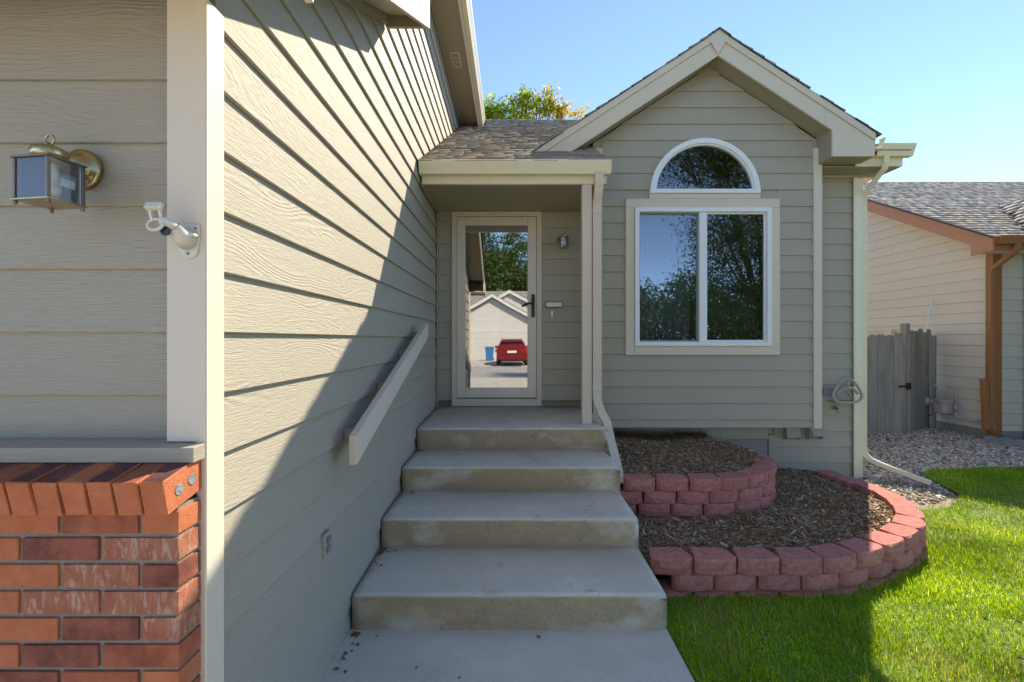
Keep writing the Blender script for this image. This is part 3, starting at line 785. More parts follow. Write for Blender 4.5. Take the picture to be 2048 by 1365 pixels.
# ------------------------------------------------------------------ concrete steps
st = thing('concrete_steps', 'four poured concrete steps with rust stained risers leading up to the porch', 'steps', (0, 3.2, 0))
fronts = [2.395, 2.938, 3.48, 4.026]; tops = [.19, .375, .556, .748]; rights = [.820, .822, .830, .850]
for k in range(4):
    y0 = fronts[k]; y1 = fronts[k+1] + .10 if k < 3 else DW + .005; zt = tops[k]; zb = (tops[k-1] - .12) if k else -.1
    slope = .026 if k == 3 else .004
    prof = [(y0+.012, zb), (y0+.003, zb+.10), (y0, zt-.035)]
    for i in range(6):
        a = math.pi/2*i/5; prof.append((y0 + .026*(1-math.cos(a)), zt-.026 + .026*math.sin(a)))
    prof += [(y0+.2, zt+slope*.2), (y1, zt+slope), (y1, zb)]
    xs = np.linspace(WX+.006, rights[k], 42); m = MB(); n = len(prof)
    for i, x in enumerate(xs):
        e = max(0.0, .022-(rights[k]-x))/.022; e0 = max(0.0, .015-(x-xs[0]))/.015
        for j, (y, z) in enumerate(prof):
            wob = .0022*math.sin(x*7+k*2)+.0016*math.sin(x*17+k)+random.gauss(0,.0006)
            q = (.018*e*e if j >= 3 and z > zt-.04 else 0) + (.01*e0 if z > zt-.04 else 0)
            m.v.append((x, y + (wob + (.014*e*e + .008*e0) if j < 9 else 0), z - q))
    for i in range(len(xs)-1):
        for j in range(n): m.f.append((i*n+j, (i+1)*n+j, (i+1)*n+(j+1) % n, i*n+(j+1) % n)); m.m.append(0)
    m.f.append(tuple(range(n))); m.f.append(tuple((len(xs)-1)*n + j for j in range(n-1,-1,-1))); m.m += [0,0]
    s_ = m.build('step', M['concrete'], st)
    s_.data.polygons.foreach_set('use_smooth', [len(p.vertices) == 4 for p in s_.data.polygons])

# hand rail board on the side wall
hr = thing('handrail', 'painted board handrail sloping up the siding beside the steps', 'handrail', (-.78, 3.0, 1.0))
MB().add([(-.774,2.16,.934),(-.736,2.16,.934),(-.736,3.99,1.545),(-.774,3.99,1.545),(-.774,2.16,1.073),(-.736,2.16,1.073),(-.736,3.99,1.675),(-.774,3.99,1.675)],
   [(0,3,2,1),(4,5,6,7),(0,1,5,4),(1,2,6,5),(2,3,7,6),(3,0,4,7)]).build('rail_board', M['trim'], hr, bevel=.003)
for y in (2.30, 2.85, 3.40, 3.86):
    z = .934 + (y-2.16)*.334
    box('bracket', M['soffit'], hr, -.848, -.7745, y, y+.035, z+.03, z+.095, .002)

# ------------------------------------------------------------------ small things on the walls
def lantern(loc, label, w_=.098, d_=.078, h=.100, yaw=0.0, sc=1.0, arm=True, wall=None, bulb_tag=True):
    # origin at the body centre-bottom; built around (0,0,0), then placed
    t = thing('wall_lantern', label, 'lantern', loc)
    Mx = Matrix.Translation(loc) @ Matrix.Rotation(yaw, 4, 'Z') @ Matrix.Scale(sc, 4)
    def put(m, n, mat, **k): return m.xform(Mx).build(n, M[mat], t, **k)
    a, b = w_/2, d_/2
    put(MB().box(-a-.007,a+.007,-b-.007,b+.007,-.005,0), 'base_frame', 'brass', bevel=.0015)
    put(MB().box(-a-.007,a+.007,-b-.007,b+.007,h,h+.005), 'top_frame', 'bronze', bevel=.0015)
    for sx in (-1,1):
        for sy in (-1,1):
            put(MB().box(sx*a-.0042,sx*a+.0042,sy*b-.0042,sy*b+.0042,.0003,h-.0003), 'corner_bar', 'bronze', bevel=.001, seg=1)
            put(MB().lathe([(.0045,-.014),(.005,-.0055)], (sx*a, sy*b, 0), 'z', 8), 'finial', 'bronze')
    for (x0,x1,y0,y1) in ((-a+.005,a-.005,-b-.001,-b+.001),(-a+.005,a-.005,b-.001,b+.001),(-a-.001,-a+.001,-b+.005,b-.005),(a-.001,a+.001,-b+.005,b-.005)):
        put(MB().box(x0,x1,y0,y1,.001,h-.001), 'glass_pane', 'lglass')
    put(MB().lathe([(.037,.0),(.037,.022),(.034,.029),(.022,.035),(.008,.038),(.006,.044)], (0,0,h+.0055), 'z', 24), 'dome', 'brass', smooth=True)
    put(MB().tube([(.013*math.cos(q*math.pi/8), 0, h+.059+.013*math.sin(q*math.pi/8)) for q in range(16)], .0027, 8, closed=True), 'ring', 'brass', smooth=True)
    put(MB().lathe([(.012,h-.001),(.013,h-.018),(.016,h-.04),(.022,h-.058),(.0235,h-.070),(.018,h-.084),(.008,h-.089)], (0,0,0), 'z', 16), 'bulb', 'bulb', smooth=True)
    if bulb_tag: put(MB().box(a-.0036,a-.0014,-.010,.022,.036,.056), 'paper_label', 'label')
    # arm and back plate towards the wall (+y)
    yw = (wall - loc[1])/sc
    Mx = Matrix.Translation(loc) @ Matrix.Scale(sc, 4)
    bx = -.026 if arm else -.02; bz = .125 if arm else h*.85
    put(MB().lathe([(.056,yw+.004),(.056,yw-.006),(.051,yw-.011),(.045,yw-.013),(.038,yw-.018),(.030,yw-.030),(.020,yw-.036),(.012,yw-.037)], (bx,0,bz), 'y', 28), 'back_plate', 'brass', smooth=True)
    put(MB().tube([(bx,yw-.034,bz),(bx*.8,yw-.05,bz+.004),(bx*.4,.036,h+.016),(0,.02,h+.014)], .0095, 10), 'arm', 'bronze', smooth=True)
    return t
lantern((-1.176, 1.158, EYE + (679.5-396)/812), 'large aged brass box lantern with a bulb on the garage siding', yaw=math.radians(-9), wall=GY-.004)
lantern((.577, DW-.115, EYE + (679.5-496)/180), 'small polished brass lantern on the porch wall beside the door', w_=.085, d_=.085, h=.115, sc=.95, arm=False, wall=DW-.004, bulb_tag=False)

# security-camera bracket on the corner board
cb = thing('camera_bracket', 'empty ivory plastic camera bracket screwed to the corner trim', 'bracket', (-.9, 1.23, 1.87))
bx, bz, by = -.870, 1.812, 1.2335
P = [(bx-.030,bz+.035),(bx+.026,bz+.028),(bx+.026,bz-.01),(bx+.022,bz-.032)] + [(bx-.004+.026*math.cos(a), bz-.038+.026*math.sin(a)) for a in np.linspace(0,-math.pi,9)] + [(bx-.030,bz-.03)]
MB().prism(P[::-1], 'y', by-.006, by).build('wall_plate', M['ivory'], cb, bevel=.0015, seg=1)
MB().tube([(bx-.004,by-.004,bz-.016),(bx-.008,by-.028,bz-.006),(bx-.015,by-.045,bz+.010)], [.027,.024,.020], 16).build('socket', M['ivory'], cb, smooth=True)
MB().lathe([(.0115,-.004),(.0115,.0005)], (bx-.021,by-.062,bz-.004), 'y', 14).build('knob', M['black'], cb)
MB().tube([(bx-.012,by-.044,bz+.010),(bx-.024,by-.058,bz+.022),(bx-.034,by-.066,bz+.026)], [.016,.013,.011], 12).build('neck', M['ivory'], cb, smooth=True)
ring = [(bx-.042+.019*math.cos(a), by-.070+.012*math.sin(a)*.4, bz+.012+.015*math.sin(a)) for a in np.linspace(0,2*math.pi,18)[:-1]]
MB().tube(ring, .0045, 8, closed=True).build('ring', M['ivory'], cb, smooth=True)
for xx in (-.055, -.030): MB().add([(bx+xx,by-.070,bz+.022),(bx+xx+.006,by-.070,bz+.022),(bx+xx+.002,by-.074,bz+.052),(bx+xx-.004,by-.074,bz+.052),(bx+xx,by-.064,bz+.022),(bx+xx+.006,by-.064,bz+.022),(bx+xx+.002,by-.068,bz+.052),(bx+xx-.004,by-.068,bz+.052)],[(0,3,2,1),(4,5,6,7),(0,1,5,4),(1,2,6,5),(2,3,7,6),(3,0,4,7)]).build('clip_arm', M['ivory'], cb)
MB().box(-.022,.020,-.007,.007,-.010,.010).xform(Matrix.Translation((bx-.042,by-.073,bz+.058)) @ Matrix.Rotation(math.radians(-28),4,'X')).build('clip', M['ivory'], cb, bevel=.004)
MB().box(bx+.012,bx+.028,by-.030,by-.012,bz-.008,bz+.000).build('thumb_screw', M['ivory'], cb, bevel=.003)
for (x, z) in ((bx+.016,bz+.018),(bx-.004,bz-.050)):
    MB().lathe([(.0042,-.0078),(.0042,-.0059)], (x,by,z), 'y', 10).build('screw', M['grey'], cb)

# outlet on the side wall, house number, doorbell, faucet, vents, hose hanger
ot = thing('electrical_outlet', 'small grey outdoor outlet on the siding below the handrail', 'outlet', (WX, 2.10, .53))
box('cover_plate', M['siding'], ot, WX-.012, WX+.004, 2.055, 2.125, .535, .645, .002)
for z in (.556, .598): box('receptacle', M['grey'], ot, WX+.0045, WX+.018, 2.075, 2.105, z, z+.028, .003)
hp = thing('house_number', 'small pale house number plaque in a brown frame beside the door', 'plaque', (.47, DW, 1.94))
box('frame', M['b_dark'], hp, .378, .570, DW-.016, DW-.001, 1.891, 1.957, .002)
box('plate', M['label'], hp, .386, .562, DW-.0195, DW-.0165, 1.899, 1.949, .001)
db = thing('doorbell', 'narrow white doorbell button under the house number plaque', 'doorbell', (.45, DW, 1.8))
box('button_case', M['white'], db, .440, .462, DW-.018, DW-.001, 1.785, 1.855, .003)
fa = thing('hose_faucet', 'brass hose faucet on the siding under the hose hanger', 'faucet', (3.68, DW, .72))
fy = DW+.03
MB().tube([(3.665,fy+.01,.755),(3.668,fy-.03,.752),(3.672,fy-.055,.735),(3.675,fy-.070,.712)], [.012,.013,.014,.016], 12).build('spout', M['brass'], fa, smooth=True)
MB().lathe([(.024,-.006),(.024,.0)], (3.665,fy,.755), 'y', 14).build('flange', M['grey'], fa)
MB().lathe([(.018,-.004),(.018,.004)], (3.658,fy-.050,.782), 'z', 10).build('valve_wheel', M['grey'], fa)
hh = thing('hose_hanger', 'empty beige plastic hose hanger on the wall beside the corner board', 'hose hanger', (3.7, DW-.1, .95))
cx, cz = 3.700, .950
def tri(sx, sz, y, n=30):
    out = []
    for i in range(n):
        a = 2*math.pi*i/n - math.pi/2
        r = 1/(1+.13*math.cos(3*(a-math.pi/2)-math.pi)); out.append((cx + sx*r*math.cos(a), y, cz + sz*r*math.sin(a)))
    return out
MB().tube(tri(.150,.130,fy-.16), .014, 8, closed=True).build('front_ring', M['beige'], hh, smooth=True)
MB().tube([(cx-.12+.24*i/10, fy-.155-.02*math.sin(math.pi*i/10), cz-.02+.075*math.sin(math.pi*i/10)) for i in range(11)], .014, 8).build('cradle', M['beige'], hh, smooth=True)
MB().tube([(cx,fy-.165,cz+.055),(cx,fy-.163,cz+.125)], .011, 8).build('strut', M['beige'], hh, smooth=True)
MB().tube([(cx-.11+.22*i/10, fy-.08, cz-.075+.10*math.sin(math.pi*i/10)) for i in range(11)], .012, 8).build('rear_cradle', M['beige'], hh, smooth=True)
box('tray', M['beige'], hh, cx-.11, cx+.11, fy-.15, fy+.002, cz-.125, cz-.112, .004)
box('mount_plate', M['grey'], hh, cx-.17, cx-.05, fy-.02, fy+.002, cz-.06, cz+.03, .004)
for nm, vx, tilt in (('wall vent hood with its flap hanging shut under the bay', 3.165, 0.0), ('wall vent hood with its flap propped open under the bay', 3.42, .55)):
    vh = thing('vent_hood', nm, 'vent', (vx, DW, .4))
    y = DW+.03
    for s_ in (-1,1):
        xx = vx + s_*.075
        MB().prism([(y+.004,.56),(y-.045,.56),(y-.075,.455),(y-.070,.415),(y+.004,.39)], 'x', xx-.003, xx+.003).build('cheek', M['siding_flat'], vh)
    MB().prism([(y-.046,.56),(y-.050,.56),(y-.080-tilt*.12,.43+tilt*.05),(y-.075-tilt*.12,.43+tilt*.05)], 'x', vx-.078, vx+.078).build('flap', M['siding_flat'], vh)
    box('vent_back', M['soffit'], vh, vx-.07, vx+.07, y-.004, y+.004, .40, .56, .001)
# blue clip wire by the ceiling
MB().tube([(WX+.03,5.05,2.86),(WX+.07,5.06,2.83),(WX+.11,5.07,2.84),(WX+.14,5.075,2.815)], .004, 6).build('wire_tie', M['bin'], None, smooth=True)
tag(bpy.data.objects['wire_tie'], 'bit of blue wire hanging under the porch ceiling corner', 'wire')

# ------------------------------------------------------------------ planting beds and block walls
def spline(P, n=12):
    out = []
    Q = [P[0]] + list(P) + [P[-1]]
    for i in range(1, len(Q)-2):
        p0, p1, p2, p3 = (np.array(Q[i+k], float) for k in (-1,0,1,2))
        for t in np.linspace(0, 1, n, endpoint=False):
            out.append(.5*((2*p1)+(-p0+p2)*t+(2*p0-5*p1+4*p2-p3)*t*t+(-p0+3*p1-3*p2+p3)*t**3))
    out.append(np.array(P[-1], float)); return np.array(out)
OUT = spline([(.845,2.757),(1.45,2.757),(1.95,2.775),(2.45,2.95),(2.93,3.25),(3.24,3.62),(3.42,4.06),(3.44,4.5),(3.40,5.02)])
INN = spline([(.88,3.64),(1.30,3.64),(1.72,3.65),(2.05,3.76),(2.30,3.99),(2.46,4.30),(2.46,4.62),(2.33,4.92),(2.24,5.05)])
def along(path, s):
    d = np.r_[0, np.cumsum(np.linalg.norm(np.diff(path, axis=0), axis=1))]
    s = min(max(s, 0), d[-1]); i = min(np.searchsorted(d, s, side='right')-1, len(path)-2)
    f = (s-d[i])/(d[i+1]-d[i]); p = path[i]*(1-f)+path[i+1]*f
    t = path[min(i+2,len(path)-1)]-path[max(i-1,0)]; return p, t/np.linalg.norm(t), d[-1]
BWID = .263; BHT = .098; BDP = .172
def block_mesh(seed, width=BWID):
    rg = random.Random(seed); a = width/2; m = MB()
    c1, c2 = .046 + rg.uniform(-.008,.008), .046 + rg.uniform(-.008,.008)
    lv = []
    for (z, ins) in ((0, .006), (.012, 0), (BHT*.5, -.003), (BHT-.010, .001), (BHT, .009)):
        ring = [(-a+.003, .036+ins*.5), (-a+c1*.45, .013+ins), (-a+c1, .002+ins), (-a*.3, -.002+ins), (a*.3, -.002+ins), (a-c2, .002+ins), (a-c2*.45, .013+ins), (a-.003, .036+ins*.5), (a-.036, BDP-ins*.3), (-a+.036, BDP-ins*.3)]
        lv.append([(x + rg.gauss(0,.0016), y + (rg.gauss(0,.0028) if y < .03 else 0), z + (rg.gauss(0,.001) if 0 < z < BHT else 0)) for x, y in ring])
    n = 10; vs = [p for L in lv for p in L]; fs = [tuple(range(n)), tuple(4*n+i for i in range(n-1,-1,-1))]
    for L in range(4):
        for i in range(n): fs.append((L*n+i, (L+1)*n+i, (L+1)*n+(i+1) % n, L*n+(i+1) % n))
    me = bpy.data.meshes.new('block'); me.from_pydata(vs, [], fs); me.materials.append(M['block'])
    bm = bmesh.new(); bm.from_mesh(me); bmesh.ops.recalc_face_normals(bm, faces=bm.faces); bm.to_mesh(me); bm.free()
    return me
BM_ = [block_mesh(i) for i in range(6)]
def block_wall(th_, path, courses, zfun, pitch=.267):
    rg = random.Random(5)
    for ci, (zoff, shift, inset) in enumerate(courses):
        s = shift; L = along(path, 0)[2]
        while s < L:
            p, t, _ = along(path, s)
            n = np.array((t[1], -t[0]))
            q = p - n*inset + n*rg.gauss(0,.003)
            o = bpy.data.objects.new('block', rg.choice(BM_))
            o.rotation_euler = (rg.gauss(0,.008), rg.gauss(0,.008), math.atan2(t[1], t[0]) + rg.gauss(0,.015))
            link(o, th_, (q[0], q[1], zfun(s/L) + zoff)); s += pitch
rw = thing('retaining_wall', 'low outer curved wall of red concrete blocks edging the lawn', 'retaining wall', (2.4, 3.2, 0))
block_wall(rw, OUT, [(0,.135,0),(-.1,.265,.004),(-.198,.12,-.022)], lambda f: .097 - max(0, f-.62)*.20)
rw2 = thing('retaining_wall', 'short inner curved wall of red concrete blocks three courses high beside the steps', 'retaining wall', (1.7, 3.9, 0))
block_wall(rw2, INN, [(0,.15,0),(-.1,.05,.002),(-.2,.0,.004),(-.3,.12,.0)], lambda f: .312)
def inside(P, poly):
    x, y = P[:,0], P[:,1]; c = np.zeros(len(P), bool); j = len(poly)-1
    for i in range(len(poly)):
        xi, yi = poly[i]; xj, yj = poly[j]
        m = ((yi > y) != (yj > y)) & (x < (xj-xi)*(y-yi)/(yj-yi+1e-12)+xi); c ^= m; j = i
    return c
def offset(path, d):
    t = np.gradient(path, axis=0); t /= np.linalg.norm(t, axis=1)[:,None]
    return path + np.stack([-t[:,1], t[:,0]], 1)*d
oin = offset(OUT, .10); iin = offset(INN, .10)
low_poly = [tuple(p) for p in oin] + [(3.0,5.17),(.83,5.17),(.83,2.86)]
up_poly = [tuple(p) for p in iin] + [(2.2,5.16),(.84,5.16),(.84,3.74)]
def bedz_low(x, y): return .105 + .012*np.sin(x*5+y*3) + .010*np.sin(y*7-x*2) - .03*np.clip((y-4.2),0,1)
def bedz_up(x, y): return .372 + .07*np.clip((y-3.8)/1.3,0,1) + .012*np.sin(x*6+y*4)
def bed(name, poly, zf, res=.06):
    P = np.array(poly); x0, y0 = P.min(0); x1, y1 = P.max(0)
    nx, ny = int((x1-x0)/res)+1, int((y1-y0)/res)+1
    X, Y = np.meshgrid(np.linspace(x0,x1,nx), np.linspace(y0,y1,ny)); pts = np.stack([X.ravel(), Y.ravel()],1)
    ins = inside(pts, poly); V = np.c_[pts, zf(pts[:,0], pts[:,1])]
    F = []
    for j in range(ny-1):
        for i in range(nx-1):
            q = (j*nx+i, j*nx+i+1, (j+1)*nx+i+1, (j+1)*nx+i)
            if sum(ins[k] for k in q) >= 2: F.append(q)
    return big(name, V, np.array(F), None, M['soil'], kind='structure', smooth=True) if False else MB().add([tuple(v) for v in V], F).build(name, M['soil'], None, kind='structure', smooth=True)
bed('planting_bed', low_poly, bedz_low); bed('planting_bed', up_poly, bedz_up)
def scatter(poly, n):
    P = np.array(poly); lo, hi = P.min(0), P.max(0)
    q = RNG.uniform(lo, hi, (n, 2)); return q[inside(q, poly)]
def rotmat(yaw, pitch, roll):
    cy, sy, cp, sp, cr, sr = np.cos(yaw), np.sin(yaw), np.cos(pitch), np.sin(pitch), np.cos(roll), np.sin(roll)
    R = np.empty((len(yaw),3,3))
    R[:,0,0]=cy*cp; R[:,0,1]=cy*sp*sr-sy*cr; R[:,0,2]=cy*sp*cr+sy*sr
    R[:,1,0]=sy*cp; R[:,1,1]=sy*sp*sr+cy*cr; R[:,1,2]=sy*sp*cr-cy*sr
    R[:,2,0]=-sp; R[:,2,1]=cp*sr; R[:,2,2]=cp*cr
    return R
CUBE = np.array([(-1,-1,-1),(1,-1,-1),(1,1,-1),(-1,1,-1),(-1,-1,1),(1,-1,1),(1,1,1),(-1,1,1)])*.5
CF = np.array([(0,3,2,1),(4,5,6,7),(0,1,5,4),(1,2,6,5),(2,3,7,6),(3,0,4,7)])
def pick(pal, n):
    wts = np.array([p[0] for p in pal], float); wts /= wts.sum()
    i = RNG.choice(len(pal), n, p=wts); c = np.array([p[1] for p in pal])[i]
    return c*RNG.uniform(.65, 1.35, (n,1))
MUL = [(44,(.27,.155,.085)),(32,(.39,.235,.13)),(7,(.56,.47,.37)),(12,(.56,.35,.18)),(3,(.74,.65,.53)),(2,(.62,.38,.15))]
def chips(name, label, poly, zf, n):
    p = scatter(poly, n); n = len(p)
    S = np.c_[RNG.gamma(2.0,.018,n).clip(.008,.11), RNG.gamma(3,.0032,n).clip(.003,.024), RNG.uniform(.0015,.0045,n)]
    # a few flat broad bark flakes
    R = rotmat(RNG.uniform(0,6.28,n), RNG.normal(0,.28,n), RNG.normal(0,.5,n))
    V = np.einsum('nij,nkj->nki', R, CUBE[None]*S[:,None,:])
    V[:,:,0] += p[:,0,None]; V[:,:,1] += p[:,1,None]; V[:,:,2] += (zf(p[:,0],p[:,1]) + RNG.uniform(-.002,.014,n))[:,None]
    F = (CF[None] + 8*np.arange(n)[:,None,None]).reshape(-1,4)
    o = big(name, V.reshape(-1,3), F, np.repeat(pick(MUL, n),6,0), M['mulch']); return tag(o, label, 'mulch', kind='stuff')
chips('mulch', 'brown and grey wood chip mulch in the lower bed', low_poly, bedz_low, 60000)
chips('mulch', 'dark wood chip mulch in the raised bed under the bay', up_poly, bedz_up, 22000)

def blades(p, z, L, wdt, col, lean, name, mat, label, cat, yawbias=None):
    n = len(p); yaw = RNG.uniform(0,6.28,n) if yawbias is None else yawbias
    d = np.c_[np.cos(yaw), np.sin(yaw)]; sd_ = np.c_[-d[:,1], d[:,0]]
    ln = lean; 
    V = np.zeros((n,5,3)); b = np.c_[p, z]
    m1 = np.c_[d*(ln*.35*L)[:,None], L*.55*np.sqrt(1-np.clip(ln*.35,0,.9)**2)]
    t1 = np.c_[d*(ln*L)[:,None], L*np.sqrt(np.clip(1-(ln*.95)**2,.05,1))]
    w3 = np.c_[sd_*wdt[:,None], np.zeros(n)]
    V[:,0] = b - w3*.5; V[:,1] = b + w3*.5; V[:,2] = b + m1 - w3*.42; V[:,3] = b + m1 + w3*.42; V[:,4] = b + t1
    base = 5*np.arange(n)[:,None]
    Q = base + np.array([[0,1,3,2]]); T = base + np.array([[2,3,4]])
    o = big(name, V.reshape(-1,3), [Q, T], [col, col], mat, smooth=True); return tag(o, label, cat, kind='stuff')
# ------------------------------------------------------------------ lawn
LAWN = [(.835,-.5),(.835,2.80)] + [tuple(q) for q in offset(OUT,.05) if q[0] > .9 and q[1] < 4.0] + [(3.55,4.08),(3.75,4.15),(4.10,4.25),(4.50,4.55),(4.62,4.95),(4.75,5.30),(5.1,5.46),(5.9,5.52),(7.6,5.62),(7.6,-.5)]
LZ = -.028
sheet('lawn', M['turf'], [(x, y) for x, y in LAWN], LZ)
sheet('front_lawn', M['turf'], [(3.01,-8.0),(3.01,-.51),(30,-.51),(30,-8.0)], LZ-.004)
def lowf(x, y): return np.sin(x*2.3+1.3*np.sin(y*1.9))*np.cos(y*2.9+np.sin(x*3.1)) + .5*np.sin(x*7.1+y*3.3)*np.sin(y*6.3-x*2.2)
def lawn_patch(n, poly, wmul, lmul):
    p = scatter(poly, n)
    keep = RNG.random(len(p)) < .75 + .25*np.tanh(2*lowf(p[:,0]*1.7, p[:,1]*1.7)); p = p[keep]
    n = len(p); f = lowf(p[:,0], p[:,1]); f2 = lowf(p[:,1]*2.3+4, p[:,0]*2.1)
    L = (RNG.gamma(7,.0056,n)).clip(.015,.085)*(1+.22*np.clip(f2,-1,1))*lmul
    wd = RNG.uniform(.0016,.0034,n)*wmul
    pal = pick([(44,(.27,.46,.014)),(30,(.37,.55,.016)),(12,(.16,.33,.03)),(9,(.50,.54,.06)),(9,(.66,.58,.32))], n)
    pal = pal*(1+.20*f[:,None])
    dry = np.clip(lowf(p[:,0]*1.3+9, p[:,1]*1.3+2)-.35, 0, 1)[:,None]*RNG.random((n,1))
    pal = pal*(1-dry) + dry*np.array((.52,.47,.16))
    yb = 2.2 + 1.1*f + RNG.normal(0,1.25,n)
    return blades(p, np.full(n, LZ-.004), L, wd, pal, RNG.beta(2.6,1.4,n)*.99, 'grass', M['grass'], None, None, yb)
wedge = [tuple(q) for q in offset(OUT,.015)]
near_poly = [(.835,1.2),(.835,2.77)] + [q for q in wedge if q[0] > .9 and q[1] < 3.555] + [(5.6,3.56),(4.2,1.2)]
far_poly = [q for q in wedge if 3.56 < q[1] < 4.06] + [(3.75,4.15),(4.10,4.25),(4.50,4.55),(4.62,4.95),(4.75,5.30),(5.1,5.46),(5.9,5.52),(7.6,5.62),(7.6,3.561)]
tag(lawn_patch(270000, near_poly, 1.0, 1.0), 'short green lawn grass in front of the block wall', 'grass')
tag(lawn_patch(80000, far_poly, 1.35, .95), 'green lawn grass beside the gravel bed', 'grass')
tag(lawn_patch(24000, [(5.6,3.555),(7.6,3.555),(7.6,-.4),(.84,-.4),(.84,1.2),(4.2,1.2)], 2.2, 1.0), 'green lawn grass running back towards the street', 'grass')
# straw-coloured grass behind the wall and dry tufts under the bay
p = scatter([(3.45,3.9),(3.6,4.9),(4.5,4.9),(4.6,4.5),(3.9,4.1)], 2600); n = len(p)
blades(p, np.full(n,LZ-.03), RNG.uniform(.02,.06,n), RNG.uniform(.002,.004,n), pick([(3,(.36,.28,.16)),(2,(.22,.18,.08)),(1,(.12,.17,.03))], n), RNG.uniform(.3,.98,n), 'dry_grass', M['grass'], 'straw coloured grass on bare soil behind the block wall', 'grass')
p = scatter([(.95,4.92),(2.15,4.92),(2.15,5.13),(.95,5.13)], 1500); n = len(p)
blades(p, bedz_up(p[:,0],p[:,1]), RNG.uniform(.04,.13,n), RNG.uniform(.002,.004,n), pick([(3,(.28,.18,.08)),(2,(.17,.11,.05))], n), RNG.uniform(.2,.95,n), 'dry_tuft', M['grass'], 'dead brown grass tufts under the bay', 'grass')

# ------------------------------------------------------------------ gravel
sheet('gravel_bed', M['grit'], [(3.45,3.95),(3.75,4.15),(4.10,4.25),(4.50,4.55),(4.62,4.95),(4.75,5.30),(5.1,5.46),(5.9,5.52),(7.6,5.62),(7.6,9.6),(3.97,9.6),(3.97,5.16),(3.40,5.16)], -.052)
t_ = (1+5**.5)/2
ICO = np.array([(-1,t_,0),(1,t_,0),(-1,-t_,0),(1,-t_,0),(0,-1,t_),(0,1,t_),(0,-1,-t_),(0,1,-t_),(t_,0,-1),(t_,0,1),(-t_,0,-1),(-t_,0,1)])/math.sqrt(1+t_*t_)
IF_ = np.array([(0,11,5),(0,5,1),(0,1,7),(0,7,10),(0,10,11),(1,5,9),(5,11,4),(11,10,2),(10,7,6),(7,1,8),(3,9,4),(3,4,2),(3,2,6),(3,6,8),(3,8,9),(4,9,5),(2,4,11),(6,2,10),(8,6,7),(9,8,1)])
def stones(name, label, poly, n, smin, smax, zf):
    p = scatter(poly, n); n = len(p); r = RNG.uniform(smin, smax, n)
    S = np.c_[r*RNG.uniform(.8,1.4,n), r*RNG.uniform(.7,1.1,n), r*RNG.uniform(.45,.8,n)]
    R = rotmat(RNG.uniform(0,6.28,n), RNG.normal(0,.35,n), RNG.normal(0,.35,n))
    J = ICO[None]*(1+RNG.normal(0,.10,(n,12,1)))
    V = np.einsum('nij,nkj->nki', R, J*S[:,None,:]); V[:,:,:2] += p[:,None,:]; V[:,:,2] += (zf(p[:,0],p[:,1]) + RNG.uniform(0,.016,n))[:,None]
    F = (IF_[None]+12*np.arange(n)[:,None,None]).reshape(-1,3)
    pal = pick([(30,(.58,.46,.34)),(24,(.68,.60,.50)),(14,(.42,.38,.34)),(12,(.52,.33,.21)),(10,(.26,.25,.24)),(7,(.80,.76,.69)),(3,(.15,.13,.11))], n)
    o = big(name, V.reshape(-1,3), F, np.repeat(pal,20,0), M['stones'], smooth=True); return tag(o, label, 'gravel', kind='stuff')
stones('gravel', 'tan and grey river gravel between the two houses', [(4.0,5.1),(4.75,5.32),(5.1,5.47),(5.9,5.53),(7.55,5.64),(7.55,9.0),(4.0,9.0)], 17500, .013, .027, lambda x, y: -.048 + 0*x)
stones('gravel', 'thin scatter of river gravel over soil behind the block wall', [(3.5,4.4),(4.0,4.35),(4.5,4.6),(4.7,5.2),(4.0,5.4),(3.5,5.14)], 1500, .008, .022, lambda x, y: -.052 + 0*x)

# ------------------------------------------------------------------ neighbour's house
NX, NY = 7.53, 7.12
nb = thing('neighbour_house', 'beige lap-sided neighbouring house with brown trim and grey shingle roof', 'house', (9.5, 9, 0))
NR = lambda y: 3.08 + .54*(y-6.8)
ns = MB().prism([(NY+.02,-.1),(14.5,-.1),(14.5,3.0),(10.9,NR(10.9)-.12),(NY+.02,2.95)], 'x', NX+.022, 13.5).build('side_wall', M['n_siding'], nb)
LN = 2.148
for k in range(-12, 15):
    z = LN + E*k
    if z > NR(10.9)-.3: break
    y0 = max(NY+.11, 6.8+(z-3.08+.20)/.54); y0t = max(NY+.11, 6.8+(z+E-3.08+.20)/.54)
    y1 = 14.0 if z < 2.9 else 10.9 + (10.9-y0)
    if z < .06: continue
    joint = {6: 9.0, 5: 8.55, 7: 9.4}.get(k)
    if joint and joint > y0t + .1:
        plank(ns, M['n_siding'], '-x', y0, joint-.002, NX, z, E+.006, a0t=y0t); plank(ns, M['n_siding'], '-x', joint+.002, y1, NX, z, E+.006)
    else: plank(ns, M['n_siding'], '-x', y0, y1, NX, z, E+.006, a0t=y0t)
nf = MB().box(NX+.06, 9.6, NY+.022, NY+.05, -.1, 2.86).build('front_wall', M['n_front'], nb)
for k in range(-12, 5):
    z = LN + E*k
    if z < .06: continue
    plank(nf, M['n_front'], '-y', NX+.125, 9.6, NY, z, min(E+.006, 2.87-z))
box('foundation', M['found'], nb, NX+.012, NX+.06, NY+.05, 14, -.1, .095, .002); box('foundation', M['found'], nb, NX+.012, 9.6, NY+.012, NY+.049, -.1, .095, .002)
box('corner_board', M['n_brown'], nb, NX-.016, NX+.006, NY-.012, NY+.105, .03, 2.87, .003)
box('corner_board', M['n_brown'], nb, NX+.0065, NX+.124, NY-.014, NY+.010, .03, 2.87, .003)
